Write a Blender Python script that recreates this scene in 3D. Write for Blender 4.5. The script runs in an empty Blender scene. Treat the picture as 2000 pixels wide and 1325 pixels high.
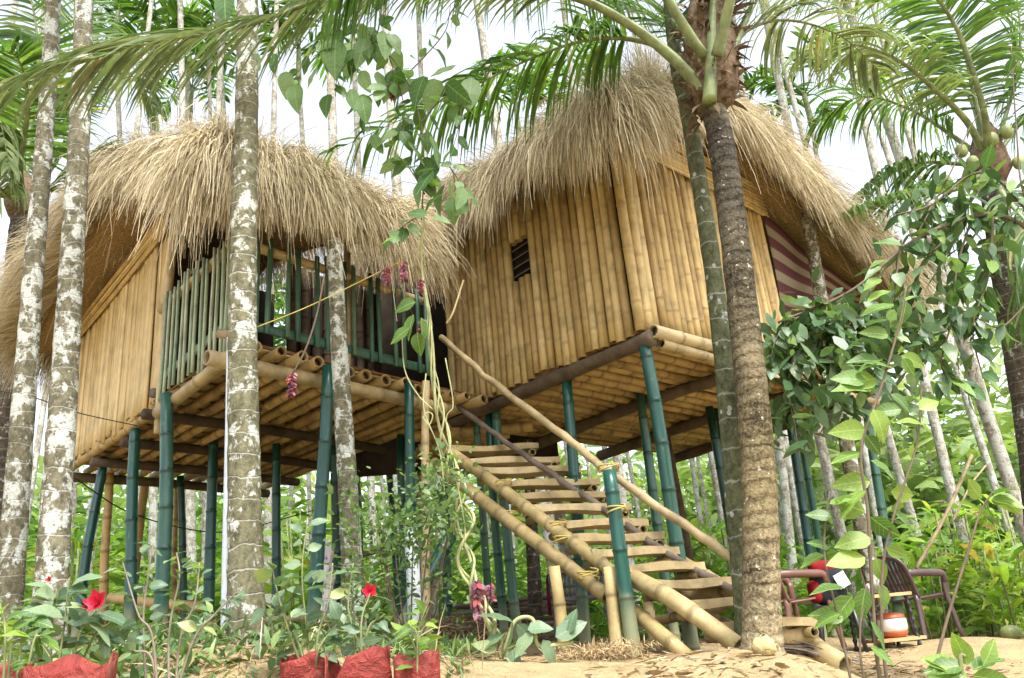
import bpy, math, random
import numpy as np
from mathutils import Vector, Matrix
random.seed(7)
RNG = np.random.default_rng(11)
R = math.radians
scene = bpy.context.scene
COL = scene.collection

# ------------------------------------------------------------------ camera
FPX, PITCH, ROLL, CAMZ = 1525.0, R(20.6), R(-5.3), 1.0
_F = np.array([0, math.cos(PITCH), math.sin(PITCH)])
_u0 = np.array([0, -math.sin(PITCH), math.cos(PITCH)])
_r0 = np.array([1.0, 0, 0])
_RT = math.cos(ROLL) * _r0 + math.sin(ROLL) * _u0
_UP = -math.sin(ROLL) * _r0 + math.cos(ROLL) * _u0
CAMP = np.array([0, 0, CAMZ])
cam_d = bpy.data.cameras.new('camera')
cam = bpy.data.objects.new('camera', cam_d)
COL.objects.link(cam)
cam_d.sensor_width = 36.0
cam_d.lens = 36.0 * FPX / 2000.0
cam_d.clip_start = 0.05
cam_d.clip_end = 2000
m = Matrix.Identity(4)
for i in range(3):
    m[i][0], m[i][1], m[i][2] = _RT[i], _UP[i], -_F[i]
m[2][3] = CAMZ
cam.matrix_world = m
scene.camera = cam

# ------------------------------------------------------------------ sky, sun, exposure
SUN_EL, SUN_AZ = R(60), R(152)      # azimuth clockwise from +Y
world = bpy.data.worlds.new('World')
scene.world = world
world.use_nodes = True
wn, wl = world.node_tree.nodes, world.node_tree.links
bg = wn['Background']
sky = wn.new('ShaderNodeTexSky')
sky.sky_type = 'NISHITA'
sky.sun_disc = False
sky.sun_elevation = SUN_EL
sky.sun_rotation = SUN_AZ
sky.air_density, sky.dust_density, sky.ozone_density = 1.0, 4.0, 1.0
hs = wn.new('ShaderNodeHueSaturation')
hs.inputs['Saturation'].default_value = 0.35
wl.new(sky.outputs[0], hs.inputs['Color'])
wl.new(hs.outputs[0], bg.inputs['Color'])
bg.inputs['Strength'].default_value = 0.15
sd = bpy.data.lights.new('sun', 'SUN')
sd.energy, sd.angle, sd.color = 1.5, R(14), (1.0, 0.97, 0.92)
sun = bpy.data.objects.new('sun', sd)
COL.objects.link(sun)
_sv = Vector((math.sin(SUN_AZ) * math.cos(SUN_EL), math.cos(SUN_AZ) * math.cos(SUN_EL), math.sin(SUN_EL)))
sun.rotation_euler = _sv.to_track_quat('Z', 'Y').to_euler()
vs = scene.view_settings
vs.view_transform = 'Standard'
vs.look = 'None'
vs.exposure = 1.82
vs.gamma = 1.0
vs.use_curve_mapping = False
scene.cycles.max_bounces = 5
scene.cycles.diffuse_bounces = 3
scene.cycles.transparent_max_bounces = 8

# ------------------------------------------------------------------ helpers
def A3(*a):
    return np.array(a, float)

def ray(x, y):
    return _F + (x - 1000) / FPX * _RT - (y - 662.5) / FPX * _UP

def W(x, y, Y):                      # the point seen at photo pixel x,y standing at depth Y
    d = ray(x, y)
    return CAMP + d * (Y / d[1])

def WZ(x, y, z):                     # ... standing at height z
    d = ray(x, y)
    return CAMP + d * ((z - CAMZ) / d[2])

def nrm(v):
    v = np.asarray(v, float)
    return v / (np.linalg.norm(v) + 1e-12)

def G(x, y):                         # terrain height
    x = np.asarray(x, float); y = np.asarray(y, float)
    z = 0.84 - 0.075 * np.clip(x, -7, 7)
    z = z + np.clip(y - 11, 0, None) * 0.05 + np.clip(y - 22, 0, None) * 0.07
    z = z - np.clip(3.6 - y, 0, 3) * 0.14 - 0.36 * np.clip((4.15 - y) / 0.7, 0, 1) ** 1.5
    z = z - 0.27 * np.clip((x - 1.15) / 0.8, 0, 1) * np.clip((7.4 - y) / 2.6, 0, 1)
    z = z + 0.06 * np.exp(-((x - 1.35) ** 2 + (y - 4.6) ** 2) / 0.2)
    z = z + 0.07 * np.exp(-((x - 0.5) ** 2 + (y - 4.6) ** 2) / 0.4)
    z = z + 0.10 * np.exp(-((x + 1.7) ** 2 + (y - 4.2) ** 2) / 0.4)
    z = z + 0.035 * np.sin(x * 1.7 + y * 0.9) + 0.025 * np.sin(x * 3.1 - y * 2.3 + 1)
    return z

ORG = {}
def mesh_obj(name, verts, faces, mat, parent=None, smooth=True, rnd=None):
    verts = np.asarray(verts, float)
    me = bpy.data.meshes.new(name)
    org = ORG.get(parent.name, A3(0, 0, 0)) if parent else A3(0, 0, 0)
    if isinstance(faces, np.ndarray):
        n, k = faces.shape
        me.vertices.add(len(verts)); me.loops.add(n * k); me.polygons.add(n)
        me.vertices.foreach_set('co', (verts - org).astype(np.float32).ravel())
        me.loops.foreach_set('vertex_index', faces.astype(np.int32).ravel())
        me.polygons.foreach_set('loop_start', np.arange(0, n * k, k, dtype=np.int32))
        me.polygons.foreach_set('loop_total', np.full(n, k, dtype=np.int32))
        me.update(calc_edges=True)
    else:
        me.from_pydata((verts - org).tolist(), [], [tuple(f) for f in faces])
    me.polygons.foreach_set('use_smooth', np.full(len(me.polygons), smooth))
    if rnd is not None:
        at = me.attributes.new('rnd', 'FLOAT', 'POINT')
        at.data.foreach_set('value', np.asarray(rnd, np.float32))
    me.materials.append(mat)
    o = bpy.data.objects.new(name, me)
    COL.objects.link(o)
    if parent:
        o.parent = parent
        ORG[o.name] = org
    return o

def tag(o, label=None, cat=None, group=None, kind=None):
    if label: o['label'] = label
    if cat: o['category'] = cat
    if group: o['group'] = group
    if kind: o['kind'] = kind
    return o

def thing(name, loc, label, cat, group=None):
    o = bpy.data.objects.new(name, None)
    COL.objects.link(o)
    o.location = Vector(loc)
    o.empty_display_size = 0.1
    ORG[o.name] = np.asarray(loc, float)
    return tag(o, label, cat, group)

def single(name, verts, faces, mat, base, label, cat, group=None, smooth=True, rnd=None):
    """a thing that is one mesh, its origin at base"""
    o = mesh_obj(name, np.asarray(verts) - np.asarray(base), faces, mat, None, smooth, rnd)
    o.location = Vector(base)
    return tag(o, label, cat, group)

class MB:
    def __init__(s):
        s.v, s.f, s.r, s.n = [], [], [], 0
    def add(s, v, f, r=None):
        v = np.asarray(v, float)
        s.v.append(v)
        s.f.extend([tuple(int(i) + s.n for i in q) for q in f])
        s.r.append(np.full(len(v), random.random() if r is None else r))
        s.n += len(v)
        return s
    def build(s, name, mat, parent=None, smooth=True):
        return mesh_obj(name, np.concatenate(s.v), s.f, mat, parent, smooth, np.concatenate(s.r))
    def vf(s):
        return np.concatenate(s.v), s.f, np.concatenate(s.r)

def frames(P):
    P = np.asarray(P, float)
    T = np.gradient(P, axis=0)
    T /= np.linalg.norm(T, axis=1)[:, None] + 1e-12
    ref = A3(0, 0, 1) if abs(T[0][2]) < 0.9 else A3(1, 0, 0)
    N = []
    n = nrm(np.cross(T[0], ref))
    for t in T:
        n = nrm(n - t * np.dot(n, t)); N.append(n)
    N = np.array(N)
    return T, N, np.cross(T, N)

def tube(P, rad, seg=8, cap=True, squash=1.0):
    P = np.asarray(P, float)
    rad = np.full(len(P), rad) if np.isscalar(rad) else np.asarray(rad)
    T, N, B = frames(P)
    a = np.arange(seg) * 2 * math.pi / seg
    v = P[:, None] + rad[:, None, None] * (np.cos(a)[None, :, None] * N[:, None] + squash * np.sin(a)[None, :, None] * B[:, None])
    v = v.reshape(-1, 3)
    f = []
    for i in range(len(P) - 1):
        for j in range(seg):
            k = (j + 1) % seg
            f.append((i * seg + j, i * seg + k, (i + 1) * seg + k, (i + 1) * seg + j))
    if cap:
        f.append(tuple(range(seg))[::-1])
        f.append(tuple(range((len(P) - 1) * seg, len(P) * seg)))
    return v, f

def spline(pts, n):
    pts = np.asarray(pts, float)
    if len(pts) == 2:
        t = np.linspace(0, 1, n)[:, None]
        return pts[0] * (1 - t) + pts[1] * t
    q = np.vstack([2 * pts[0] - pts[1], pts, 2 * pts[-1] - pts[-2]])
    out = []
    for s in np.linspace(0, len(pts) - 1 - 1e-9, n):
        i = int(s); t = s - i
        a, b, c, d = q[i:i + 4]
        out.append(0.5 * (2 * b + (c - a) * t + (2 * a - 5 * b + 4 * c - d) * t * t + (3 * b - a - 3 * c + d) * t ** 3))
    return np.array(out)

def bamboo(p0, p1, r, node=0.32, seg=10, bend=0.0, taper=0.9, hollow=True, mid=None):
    """a culm with swollen nodes and hollow ends"""
    p0, p1 = np.asarray(p0, float), np.asarray(p1, float)
    L = np.linalg.norm(p1 - p0)
    ts = [0.0]
    s = node * random.uniform(0.3, 0.9)
    while s < L - 0.05:
        ts += [(s - 0.028) / L, (s - 0.008) / L, s / L, (s + 0.010) / L, (s + 0.03) / L]
        s += node * random.uniform(0.85, 1.15)
    ts.append(1.0)
    ts = np.clip(np.array(ts), 0, 1)
    prof = np.ones(len(ts))
    for i in range(1, len(ts) - 1):
        prof[i] = (1.0, 1.03, 1.12, 1.02, 0.985)[(i - 1) % 5]
    side = nrm(np.cross(p1 - p0, A3(random.gauss(0, 1), random.gauss(0, 1), random.gauss(0, 1))))
    ph = random.uniform(0, 6)
    off = bend * np.sin(ts * math.pi) + (bend * 0.35) * np.sin(ts * 7 + ph) * np.sin(ts * math.pi)
    P = p0 + (p1 - p0) * ts[:, None] + side * off[:, None]
    rad = r * prof * (1 - (1 - taper) * ts)
    v, f = tube(P, rad, seg, cap=not hollow)
    bamboo.node = np.repeat(np.where(prof > 1.01, 1.0, 0.0), seg)
    if hollow:
        T, N, B = frames(P)
        a = np.arange(seg) * 2 * math.pi / seg
        nv = len(v)
        vs_ = [v]
        for e, sg in ((0, 1), (len(P) - 1, -1)):
            ring = lambda rr, d: P[e] + T[e] * sg * d + rr * (np.cos(a)[:, None] * N[e] + np.sin(a)[:, None] * B[e])
            vs_ += [ring(rad[e] * 0.72, 0), ring(rad[e] * 0.68, 0.06)]
            b0 = 0 if e == 0 else (len(P) - 1) * seg
            i1, i2 = nv, nv + seg
            for j in range(seg):
                k = (j + 1) % seg
                f.append((b0 + j, i1 + j, i1 + k, b0 + k) if sg > 0 else (b0 + j, b0 + k, i1 + k, i1 + j))
                f.append((i1 + j, i2 + j, i2 + k, i1 + k) if sg > 0 else (i1 + j, i1 + k, i2 + k, i2 + j))
            f.append(tuple(i2 + j for j in range(seg)))
            nv += 2 * seg
        v = np.concatenate(vs_)
    return v, f

def box(c, ax, ay, az):
    """box from a centre and three half-axis vectors"""
    c, ax, ay, az = (np.asarray(q, float) for q in (c, ax, ay, az))
    v = [c + sx * ax + sy * ay + sz * az for sz in (-1, 1) for sy in (-1, 1) for sx in (-1, 1)]
    return v, [(0, 2, 3, 1), (4, 5, 7, 6), (0, 1, 5, 4), (2, 6, 7, 3), (0, 4, 6, 2), (1, 3, 7, 5)]

def plank(p0, p1, w, t, up=(0, 0, 1), n=8, wob=0.1):
    """hewn split plank with wavy edges"""
    p0, p1 = np.asarray(p0, float), np.asarray(p1, float)
    d = nrm(p1 - p0); s = nrm(np.cross(d, up)); u = np.cross(s, d)
    ph = [random.uniform(0, 6) for _ in range(4)]
    v, f = [], []
    for i in range(n):
        q = i / (n - 1)
        c = p0 + (p1 - p0) * q
        a = w * (1 + wob * math.sin(5 * q + ph[0])); b = w * (1 + wob * math.sin(6 * q + ph[1]))
        tt = t * (1 + wob * math.sin(9 * q + ph[2])); z = t * wob * 2 * math.sin(7 * q + ph[3])
        v += [c - s * a + u * (z - tt * .8), c - s * a * .96 + u * (z + tt * .9), c + u * (z + tt), c + s * b * .96 + u * (z + tt * .9), c + s * b + u * (z - tt * .8), c + u * (z - tt)]
    for i in range(n - 1):
        for j in range(6):
            k = (j + 1) % 6
            f.append((i * 6 + j, i * 6 + k, (i + 1) * 6 + k, (i + 1) * 6 + j))
    f += [tuple(range(6))[::-1], tuple(range((n - 1) * 6, n * 6))]
    return np.array(v), f

# ------------------------------------------------------------------ materials
MATS = {}
def mat_new(name, rough=0.7, spec=0.3):
    mt = bpy.data.materials.new(name)
    mt.use_nodes = True
    b = mt.node_tree.nodes['Principled BSDF']
    b.inputs['Roughness'].default_value = rough
    b.inputs['Specular IOR Level'].default_value = spec
    MATS[name] = mt
    return mt, mt.node_tree.nodes, mt.node_tree.links, b

def ramp(n, stops, interp='LINEAR'):
    r_ = n.new('ShaderNodeValToRGB')
    r_.color_ramp.interpolation = interp
    el = r_.color_ramp.elements
    while len(el) < len(stops): el.new(0.5)
    for e, (p, c) in zip(el, stops):
        e.position = p; e.color = (*c, 1) if len(c) == 3 else c
    return r_

def noise(n, l, vec, scale, detail=3, rough=0.55, dist=0.0):
    t = n.new('ShaderNodeTexNoise')
    t.inputs['Scale'].default_value = scale
    t.inputs['Detail'].default_value = detail
    t.inputs['Roughness'].default_value = rough
    t.inputs['Distortion'].default_value = dist
    if vec is not None: l.new(vec, t.inputs['Vector'])
    return t.outputs['Fac']

def mapping(n, l, vec, sc):
    mp = n.new('ShaderNodeMapping')
    mp.inputs['Scale'].default_value = sc
    l.new(vec, mp.inputs['Vector'])
    return mp.outputs[0]

def mathn(n, l, op, a, b=None, clamp=False):
    t = n.new('ShaderNodeMath'); t.operation = op; t.use_clamp = clamp
    for i, q in enumerate((a, b)):
        if q is None: continue
        if isinstance(q, (int, float)): t.inputs[i].default_value = q
        else: l.new(q, t.inputs[i])
    return t.outputs[0]

def mixc(n, l, fac, a, b, mode='MIX'):
    t = n.new('ShaderNodeMix'); t.data_type = 'RGBA'; t.blend_type = mode
    if isinstance(fac, (int, float)): t.inputs[0].default_value = fac
    else: l.new(fac, t.inputs[0])
    for i, q in ((6, a), (7, b)):
        if isinstance(q, tuple): t.inputs[i].default_value = (*q, 1)
        else: l.new(q, t.inputs[i])
    return t.outputs[2]

def bump(n, l, b, h, strength=0.3, dist=0.01):
    t = n.new('ShaderNodeBump')
    t.inputs['Strength'].default_value = strength
    t.inputs['Distance'].default_value = dist
    l.new(h, t.inputs['Height']); l.new(t.outputs[0], b.inputs['Normal'])

def obj_random(n):
    return n.new('ShaderNodeObjectInfo').outputs['Random']

def attr(n):
    a = n.new('ShaderNodeAttribute'); a.attribute_name = 'rnd'
    return a.outputs['Fac']

def wood_mat(name, lo, mid, hi, axis='z', rough=0.55, spec=0.35, stain=0.5, src='obj', scale=1.0):
    """streaked culm or timber, its tone shifting from piece to piece"""
    mt, n, l, b = mat_new(name, rough, spec)
    tc = n.new('ShaderNodeTexCoord').outputs['Object']
    sc = {'z': (30, 30, 1.6), 'n': (6, 6, 6)}[axis]
    st = noise(n, l, mapping(n, l, tc, tuple(q * scale for q in sc)), 1.0, 4, 0.6)
    blot = noise(n, l, tc, 5.0, 4, 0.6)
    rd = obj_random(n) if src == 'obj' else attr(n)
    f = mathn(n, l, 'ADD', mathn(n, l, 'MULTIPLY', st, 0.7), mathn(n, l, 'MULTIPLY', rd, 0.58 if name.startswith('wall') else 0.4))
    rp = ramp(n, [(0.2, lo), (0.55, mid), (0.9, hi)])
    l.new(f, rp.inputs[0])
    dk = ramp(n, [(0.30, (1 - stain,) * 3), (0.55, (1, 1, 1))])
    l.new(blot, dk.inputs[0])
    c = mixc(n, l, 1.0, rp.outputs[0], dk.outputs[0], 'MULTIPLY')
    if src == 'obj':     # darker nodes, speckle
        c = mixc(n, l, mathn(n, l, 'MULTIPLY', attr(n), 0.2 if name.startswith('wall') else 0.5, True), c, tuple(q * 0.45 for q in lo))
        sp = ramp(n, [(0.60, (1, 1, 1)), (0.70, (0.45, 0.42, 0.38))])
        l.new(noise(n, l, tc, 38.0, 4, 0.7), sp.inputs[0])
        c = mixc(n, l, 0.35 if name.startswith('wall') else 0.7, c, sp.outputs[0], 'MULTIPLY')
    l.new(c, b.inputs['Base Color'])
    bump(n, l, b, st, 0.25, 0.004)
    return mt

wood_mat('wall_bamboo', (0.26, 0.165, 0.06), (0.48, 0.34, 0.135), (0.62, 0.47, 0.22), stain=0.4)
wood_mat('wall_strip', (0.36, 0.25, 0.10), (0.58, 0.43, 0.19), (0.68, 0.53, 0.27), stain=0.3)
wood_mat('floor_bamboo', (0.20, 0.12, 0.045), (0.40, 0.27, 0.10), (0.52, 0.37, 0.165), axis='n', stain=0.5)
wood_mat('pale_bamboo', (0.28, 0.21, 0.11), (0.46, 0.36, 0.19), (0.58, 0.47, 0.27), axis='n', stain=0.45)
wood_mat('stair_bamboo', (0.20, 0.15, 0.06), (0.40, 0.305, 0.135), (0.54, 0.44, 0.22), axis='n', stain=0.45)
wood_mat('tread_wood', (0.26, 0.185, 0.085), (0.48, 0.37, 0.19), (0.60, 0.49, 0.29), axis='n', rough=0.8, stain=0.5)
wood_mat('dark_timber', (0.05, 0.035, 0.022), (0.10, 0.07, 0.045), (0.16, 0.12, 0.08), axis='n', rough=0.9)
wood_mat('grey_stick', (0.14, 0.11, 0.085), (0.26, 0.21, 0.16), (0.36, 0.30, 0.23), axis='n', rough=0.85)
wood_mat('table_wood', (0.40, 0.24, 0.10), (0.52, 0.33, 0.15), (0.60, 0.42, 0.22), axis='n', rough=0.5)
wood_mat('baluster_green', (0.035, 0.10, 0.075), (0.075, 0.17, 0.12), (0.19, 0.27, 0.17), rough=0.5, stain=0.35)
wood_mat('pale_green', (0.22, 0.31, 0.21), (0.38, 0.47, 0.32), (0.55, 0.58, 0.43), rough=0.6, stain=0.4)

def green_post():
    mt, n, l, b = mat_new('green_paint', 0.32, 0.5)
    tcn = n.new('ShaderNodeTexCoord'); tc = tcn.outputs['Object']
    st = noise(n, l, mapping(n, l, tc, (14, 14, 2.0)), 1.0, 4)
    rp = ramp(n, [(0.25, (0.004, 0.036, 0.029)), (0.6, (0.010, 0.075, 0.056)), (0.85, (0.055, 0.13, 0.085))])
    l.new(mathn(n, l, 'ADD', mathn(n, l, 'MULTIPLY', st, 0.75), mathn(n, l, 'MULTIPLY', obj_random(n), 0.42)), rp.inputs[0])
    sep = n.new('ShaderNodeSeparateXYZ'); l.new(n.new('ShaderNodeNewGeometry').outputs['Position'], sep.inputs[0])
    # dust splashed up from the soil
    h = mathn(n, l, 'ADD', sep.outputs[2], mathn(n, l, 'MULTIPLY', sep.outputs[0], 0.075))
    h = mathn(n, l, 'ADD', h, mathn(n, l, 'MULTIPLY', noise(n, l, tc, 6.0, 4), 0.5))
    du = ramp(n, [(0.0, (1, 1, 1)), (0.3, (0.6,) * 3), (0.55, (0, 0, 0))])
    l.new(mathn(n, l, 'SUBTRACT', h, 1.0), du.inputs[0])
    gp = mixc(n, l, mathn(n, l, 'MULTIPLY', attr(n), 0.6, True), rp.outputs[0], (0.003, 0.028, 0.022))
    sc = ramp(n, [(0.62, (0, 0, 0)), (0.68, (1, 1, 1))])
    l.new(noise(n, l, mapping(n, l, tc, (1, 1, 0.35)), 30.0, 4, 0.65), sc.inputs[0])
    gp = mixc(n, l, mathn(n, l, 'MULTIPLY', sc.outputs[0], 0.35), gp, (0.17, 0.22, 0.15))
    c = mixc(n, l, mathn(n, l, 'MULTIPLY', du.outputs[0], 0.8), gp, (0.36, 0.33, 0.17))
    l.new(c, b.inputs['Base Color'])
    rr = n.new('ShaderNodeMapRange'); l.new(du.outputs[0], rr.inputs[0])
    rr.inputs[3].default_value = 0.3; rr.inputs[4].default_value = 0.8
    l.new(rr.outputs[0], b.inputs['Roughness'])
    return mt
green_post()

def thatch_mat():
    mt, n, l, b = mat_new('straw', 0.75, 0.2)
    rp = ramp(n, [(0.0, (0.13, 0.095, 0.055)), (0.2, (0.37, 0.295, 0.18)), (0.5, (0.62, 0.53, 0.345)), (0.85, (0.79, 0.72, 0.53)), (1.0, (0.44, 0.39, 0.30))])
    l.new(attr(n), rp.inputs[0])
    l.new(rp.outputs[0], b.inputs['Base Color'])
    tr = n.new('ShaderNodeBsdfTranslucent'); l.new(rp.outputs[0], tr.inputs[0])
    mx = n.new('ShaderNodeMixShader'); mx.inputs[0].default_value = 0.25
    l.new(b.outputs[0], mx.inputs[1]); l.new(tr.outputs[0], mx.inputs[2])
    l.new(mx.outputs[0], n['Material Output'].inputs[0])
    mt, n, l, b = mat_new('thatch_body', 0.95, 0.1)
    tc = n.new('ShaderNodeTexCoord').outputs['Object']
    rp = ramp(n, [(0.3, (0.16, 0.10, 0.045)), (0.6, (0.34, 0.24, 0.115)), (0.8, (0.46, 0.34, 0.18))])
    st = noise(n, l, tc, 45.0, 4, 0.7)
    l.new(st, rp.inputs[0]); l.new(rp.outputs[0], b.inputs['Base Color'])
    bump(n, l, b, st, 0.8, 0.03)
thatch_mat()

def areca_mat(name, white, base_lo, base_hi, ringc=(0.55, 0.55, 0.5), nodes=8.0):
    mt, n, l, b = mat_new(name, 0.85, 0.2)
    tc = n.new('ShaderNodeTexCoord').outputs['Object']
    vadd = n.new('ShaderNodeVectorMath'); vadd.operation = 'ADD'
    cmb = n.new('ShaderNodeCombineXYZ')
    rd = mathn(n, l, 'MULTIPLY', obj_random(n), 40.0)
    l.new(rd, cmb.inputs[2]); l.new(rd, cmb.inputs[0])
    l.new(tc, vadd.inputs[0]); l.new(cmb.outputs[0], vadd.inputs[1])
    p = vadd.outputs[0]
    fine = noise(n, l, p, 60.0, 4, 0.7)
    big = noise(n, l, p, 4.0, 4, 0.6)
    rp = ramp(n, [(0.3, base_lo), (0.7, base_hi)])
    l.new(mathn(n, l, 'ADD', mathn(n, l, 'MULTIPLY', fine, 0.6), mathn(n, l, 'MULTIPLY', big, 0.4)), rp.inputs[0])
    lich = noise(n, l, mapping(n, l, p, (1, 1, 0.75)), 13.0, 5, 0.62, 0.3)
    th = mathn(n, l, 'ADD', mathn(n, l, 'ADD', mathn(n, l, 'MULTIPLY', lich, 0.86), mathn(n, l, 'MULTIPLY', fine, 0.14)), mathn(n, l, 'MULTIPLY', mathn(n, l, 'SUBTRACT', big, 0.5), 0.5))
    lr = ramp(n, [(0.585 - white, (0, 0, 0)), (0.645 - white, (1, 1, 1))])
    l.new(th, lr.inputs[0])
    vo = n.new('ShaderNodeTexVoronoi'); vo.inputs['Scale'].default_value = 11.0
    l.new(mapping(n, l, p, (1, 1, 0.8)), vo.inputs['Vector'])
    spots = ramp(n, [(0.20, (1, 1, 1)), (0.235, (0, 0, 0))])
    l.new(mathn(n, l, 'ADD', vo.outputs['Distance'], mathn(n, l, 'MULTIPLY', fine, 0.12)), spots.inputs[0])
    lf = mathn(n, l, 'MAXIMUM', lr.outputs[0], mathn(n, l, 'MULTIPLY', spots.outputs[0], 0.8))
    wc = ramp(n, [(0.3, (0.30, 0.32, 0.28)), (0.65, (0.52, 0.54, 0.50))])
    l.new(fine, wc.inputs[0])
    mo = ramp(n, [(0.34, (0.42, 0.42, 0.36)), (0.6, (1.15, 1.12, 1.05))])
    l.new(noise(n, l, mapping(n, l, p, (1, 1, 0.6)), 26.0, 5, 0.7), mo.inputs[0])
    basec = mixc(n, l, 1.0, rp.outputs[0], mo.outputs[0], 'MULTIPLY')
    edge = mathn(n, l, 'MULTIPLY', lf, mathn(n, l, 'ADD', 0.45, mathn(n, l, 'MULTIPLY', fine, 0.75)), True)
    c = mixc(n, l, edge, basec, wc.outputs[0])
    sep = n.new('ShaderNodeSeparateXYZ'); l.new(tc, sep.inputs[0])
    zz = mathn(n, l, 'ADD', mathn(n, l, 'MULTIPLY', sep.outputs[2], nodes), mathn(n, l, 'MULTIPLY', big, 0.9))
    fr = mathn(n, l, 'FRACT', zz)
    rg = ramp(n, [(0.0, (1, 1, 1)), (0.05, (0, 0, 0)), (0.95, (0, 0, 0)), (1.0, (1, 1, 1))])
    l.new(fr, rg.inputs[0])
    c = mixc(n, l, mathn(n, l, 'MULTIPLY', rg.outputs[0], mathn(n, l, 'MULTIPLY', big, 0.7)), c, ringc)
    l.new(c, b.inputs['Base Color'])
    bump(n, l, b, mathn(n, l, 'ADD', mathn(n, l, 'ADD', mathn(n, l, 'MULTIPLY', fine, 0.5), mathn(n, l, 'MULTIPLY', lf, 0.25)), mathn(n, l, 'MULTIPLY', rg.outputs[0], -0.4)), 0.7, 0.012)
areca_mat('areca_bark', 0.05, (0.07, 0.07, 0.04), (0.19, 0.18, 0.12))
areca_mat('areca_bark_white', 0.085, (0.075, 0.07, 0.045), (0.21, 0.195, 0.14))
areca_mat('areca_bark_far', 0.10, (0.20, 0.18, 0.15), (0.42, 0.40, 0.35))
areca_mat('areca_bark_mossy', -0.06, (0.055, 0.065, 0.035), (0.14, 0.15, 0.085), nodes=5.5)
areca_mat('coconut_bark_far', -0.02, (0.05, 0.042, 0.034), (0.13, 0.11, 0.09))

def coconut_mat():
    mt, n, l, b = mat_new('coconut_bark', 0.9, 0.15)
    tc = n.new('ShaderNodeTexCoord').outputs['Object']
    fine = noise(n, l, tc, 55.0, 5, 0.7)
    big = noise(n, l, tc, 3.5, 4)
    sep = n.new('ShaderNodeSeparateXYZ'); l.new(tc, sep.inputs[0])
    zz = mathn(n, l, 'ADD', mathn(n, l, 'MULTIPLY', sep.outputs[2], 13.0), mathn(n, l, 'MULTIPLY', noise(n, l, tc, 5.0, 5, 0.65), 2.2))
    fr = mathn(n, l, 'FRACT', zz)
    rg = ramp(n, [(0.0, (0.3,) * 3), (0.3, (1, 1, 1)), (0.6, (0.9,) * 3), (1.0, (0.25,) * 3)])
    l.new(fr, rg.inputs[0])
    # mossy tan foot, dark weathered top
    hgt = ramp(n, [(0.0, (0.42, 0.35, 0.23)), (0.25, (0.25, 0.20, 0.11)), (0.5, (0.16, 0.135, 0.09)), (0.72, (0.11, 0.098, 0.078)), (1.0, (0.36, 0.30, 0.22))])
    l.new(mathn(n, l, 'DIVIDE', mathn(n, l, 'ADD', sep.outputs[2], mathn(n, l, 'MULTIPLY', big, 0.8)), 4.9), hgt.inputs[0])
    dark = ramp(n, [(0.38, (0.13, 0.12, 0.11)), (0.54, (0.85, 0.85, 0.82)), (0.68, (1.5, 1.42, 1.3))])
    l.new(mathn(n, l, 'ADD', mathn(n, l, 'MULTIPLY', fine, 0.55), mathn(n, l, 'MULTIPLY', big, 0.45)), dark.inputs[0])
    c = mixc(n, l, 1.0, hgt.outputs[0], dark.outputs[0], 'MULTIPLY')
    c = mixc(n, l, mathn(n, l, 'MULTIPLY', noise(n, l, tc, 8.0, 3), 1.0, True), c, rg.outputs[0], 'MULTIPLY')
    lich = ramp(n, [(0.66, (0, 0, 0)), (0.69, (1, 1, 1))])
    l.new(noise(n, l, tc, 28.0, 3, 0.6), lich.inputs[0])
    c = mixc(n, l, mathn(n, l, 'MULTIPLY', lich.outputs[0], 0.7), c, (0.55, 0.5, 0.42))
    l.new(c, b.inputs['Base Color'])
    bump(n, l, b, mathn(n, l, 'ADD', mathn(n, l, 'MULTIPLY', fine, 0.6), rg.outputs[0]), 0.8, 0.012)
coconut_mat()

def leaf_mat(name, stops, src='attr', trans=0.4, rough=0.45, spec=0.4, rib=None, ribw=0.004, holes=False):
    mt, n, l, b = mat_new(name, rough, spec)
    rp = ramp(n, stops)
    l.new(obj_random(n) if src == 'obj' else attr(n), rp.inputs[0])
    col = rp.outputs[0]
    tc = n.new('ShaderNodeTexCoord').outputs['Object']
    vary = ramp(n, [(0.3, (0.72, 0.74, 0.7)), (0.7, (1.15, 1.12, 1.05))])
    l.new(noise(n, l, tc, 22.0, 3), vary.inputs[0])
    col = mixc(n, l, 1.0, col, vary.outputs[0], 'MULTIPLY')
    if rib:
        sep = n.new('ShaderNodeSeparateXYZ'); l.new(tc, sep.inputs[0])
        ax = mathn(n, l, 'ABSOLUTE', sep.outputs[0])
        f1 = mathn(n, l, 'LESS_THAN', ax, ribw)
        vein = mathn(n, l, 'FRACT', mathn(n, l, 'MULTIPLY', mathn(n, l, 'SUBTRACT', sep.outputs[1], mathn(n, l, 'MULTIPLY', ax, 0.9)), 7.0))
        f2 = mathn(n, l, 'MULTIPLY', mathn(n, l, 'LESS_THAN', vein, 0.1), 0.5)
        col = mixc(n, l, mathn(n, l, 'MULTIPLY', mathn(n, l, 'MAXIMUM', f1, f2), 0.55), col, rib)
    l.new(col, b.inputs['Base Color'])
    tr = n.new('ShaderNodeBsdfTranslucent')
    tcx = mixc(n, l, 1.0, col, (1.25, 1.35, 0.6), 'MULTIPLY')
    l.new(tcx, tr.inputs[0])
    mx = n.new('ShaderNodeMixShader'); mx.inputs[0].default_value = trans
    l.new(b.outputs[0], mx.inputs[1]); l.new(tr.outputs[0], mx.inputs[2])
    l.new(mx.outputs[0], n['Material Output'].inputs[0])
    return mt
leaf_mat('frond', [(0.0, (0.055, 0.12, 0.03)), (0.4, (0.09, 0.18, 0.045)), (0.75, (0.15, 0.24, 0.07)), (0.93, (0.26, 0.31, 0.09)), (1.0, (0.34, 0.28, 0.10))], trans=0.5)
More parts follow.
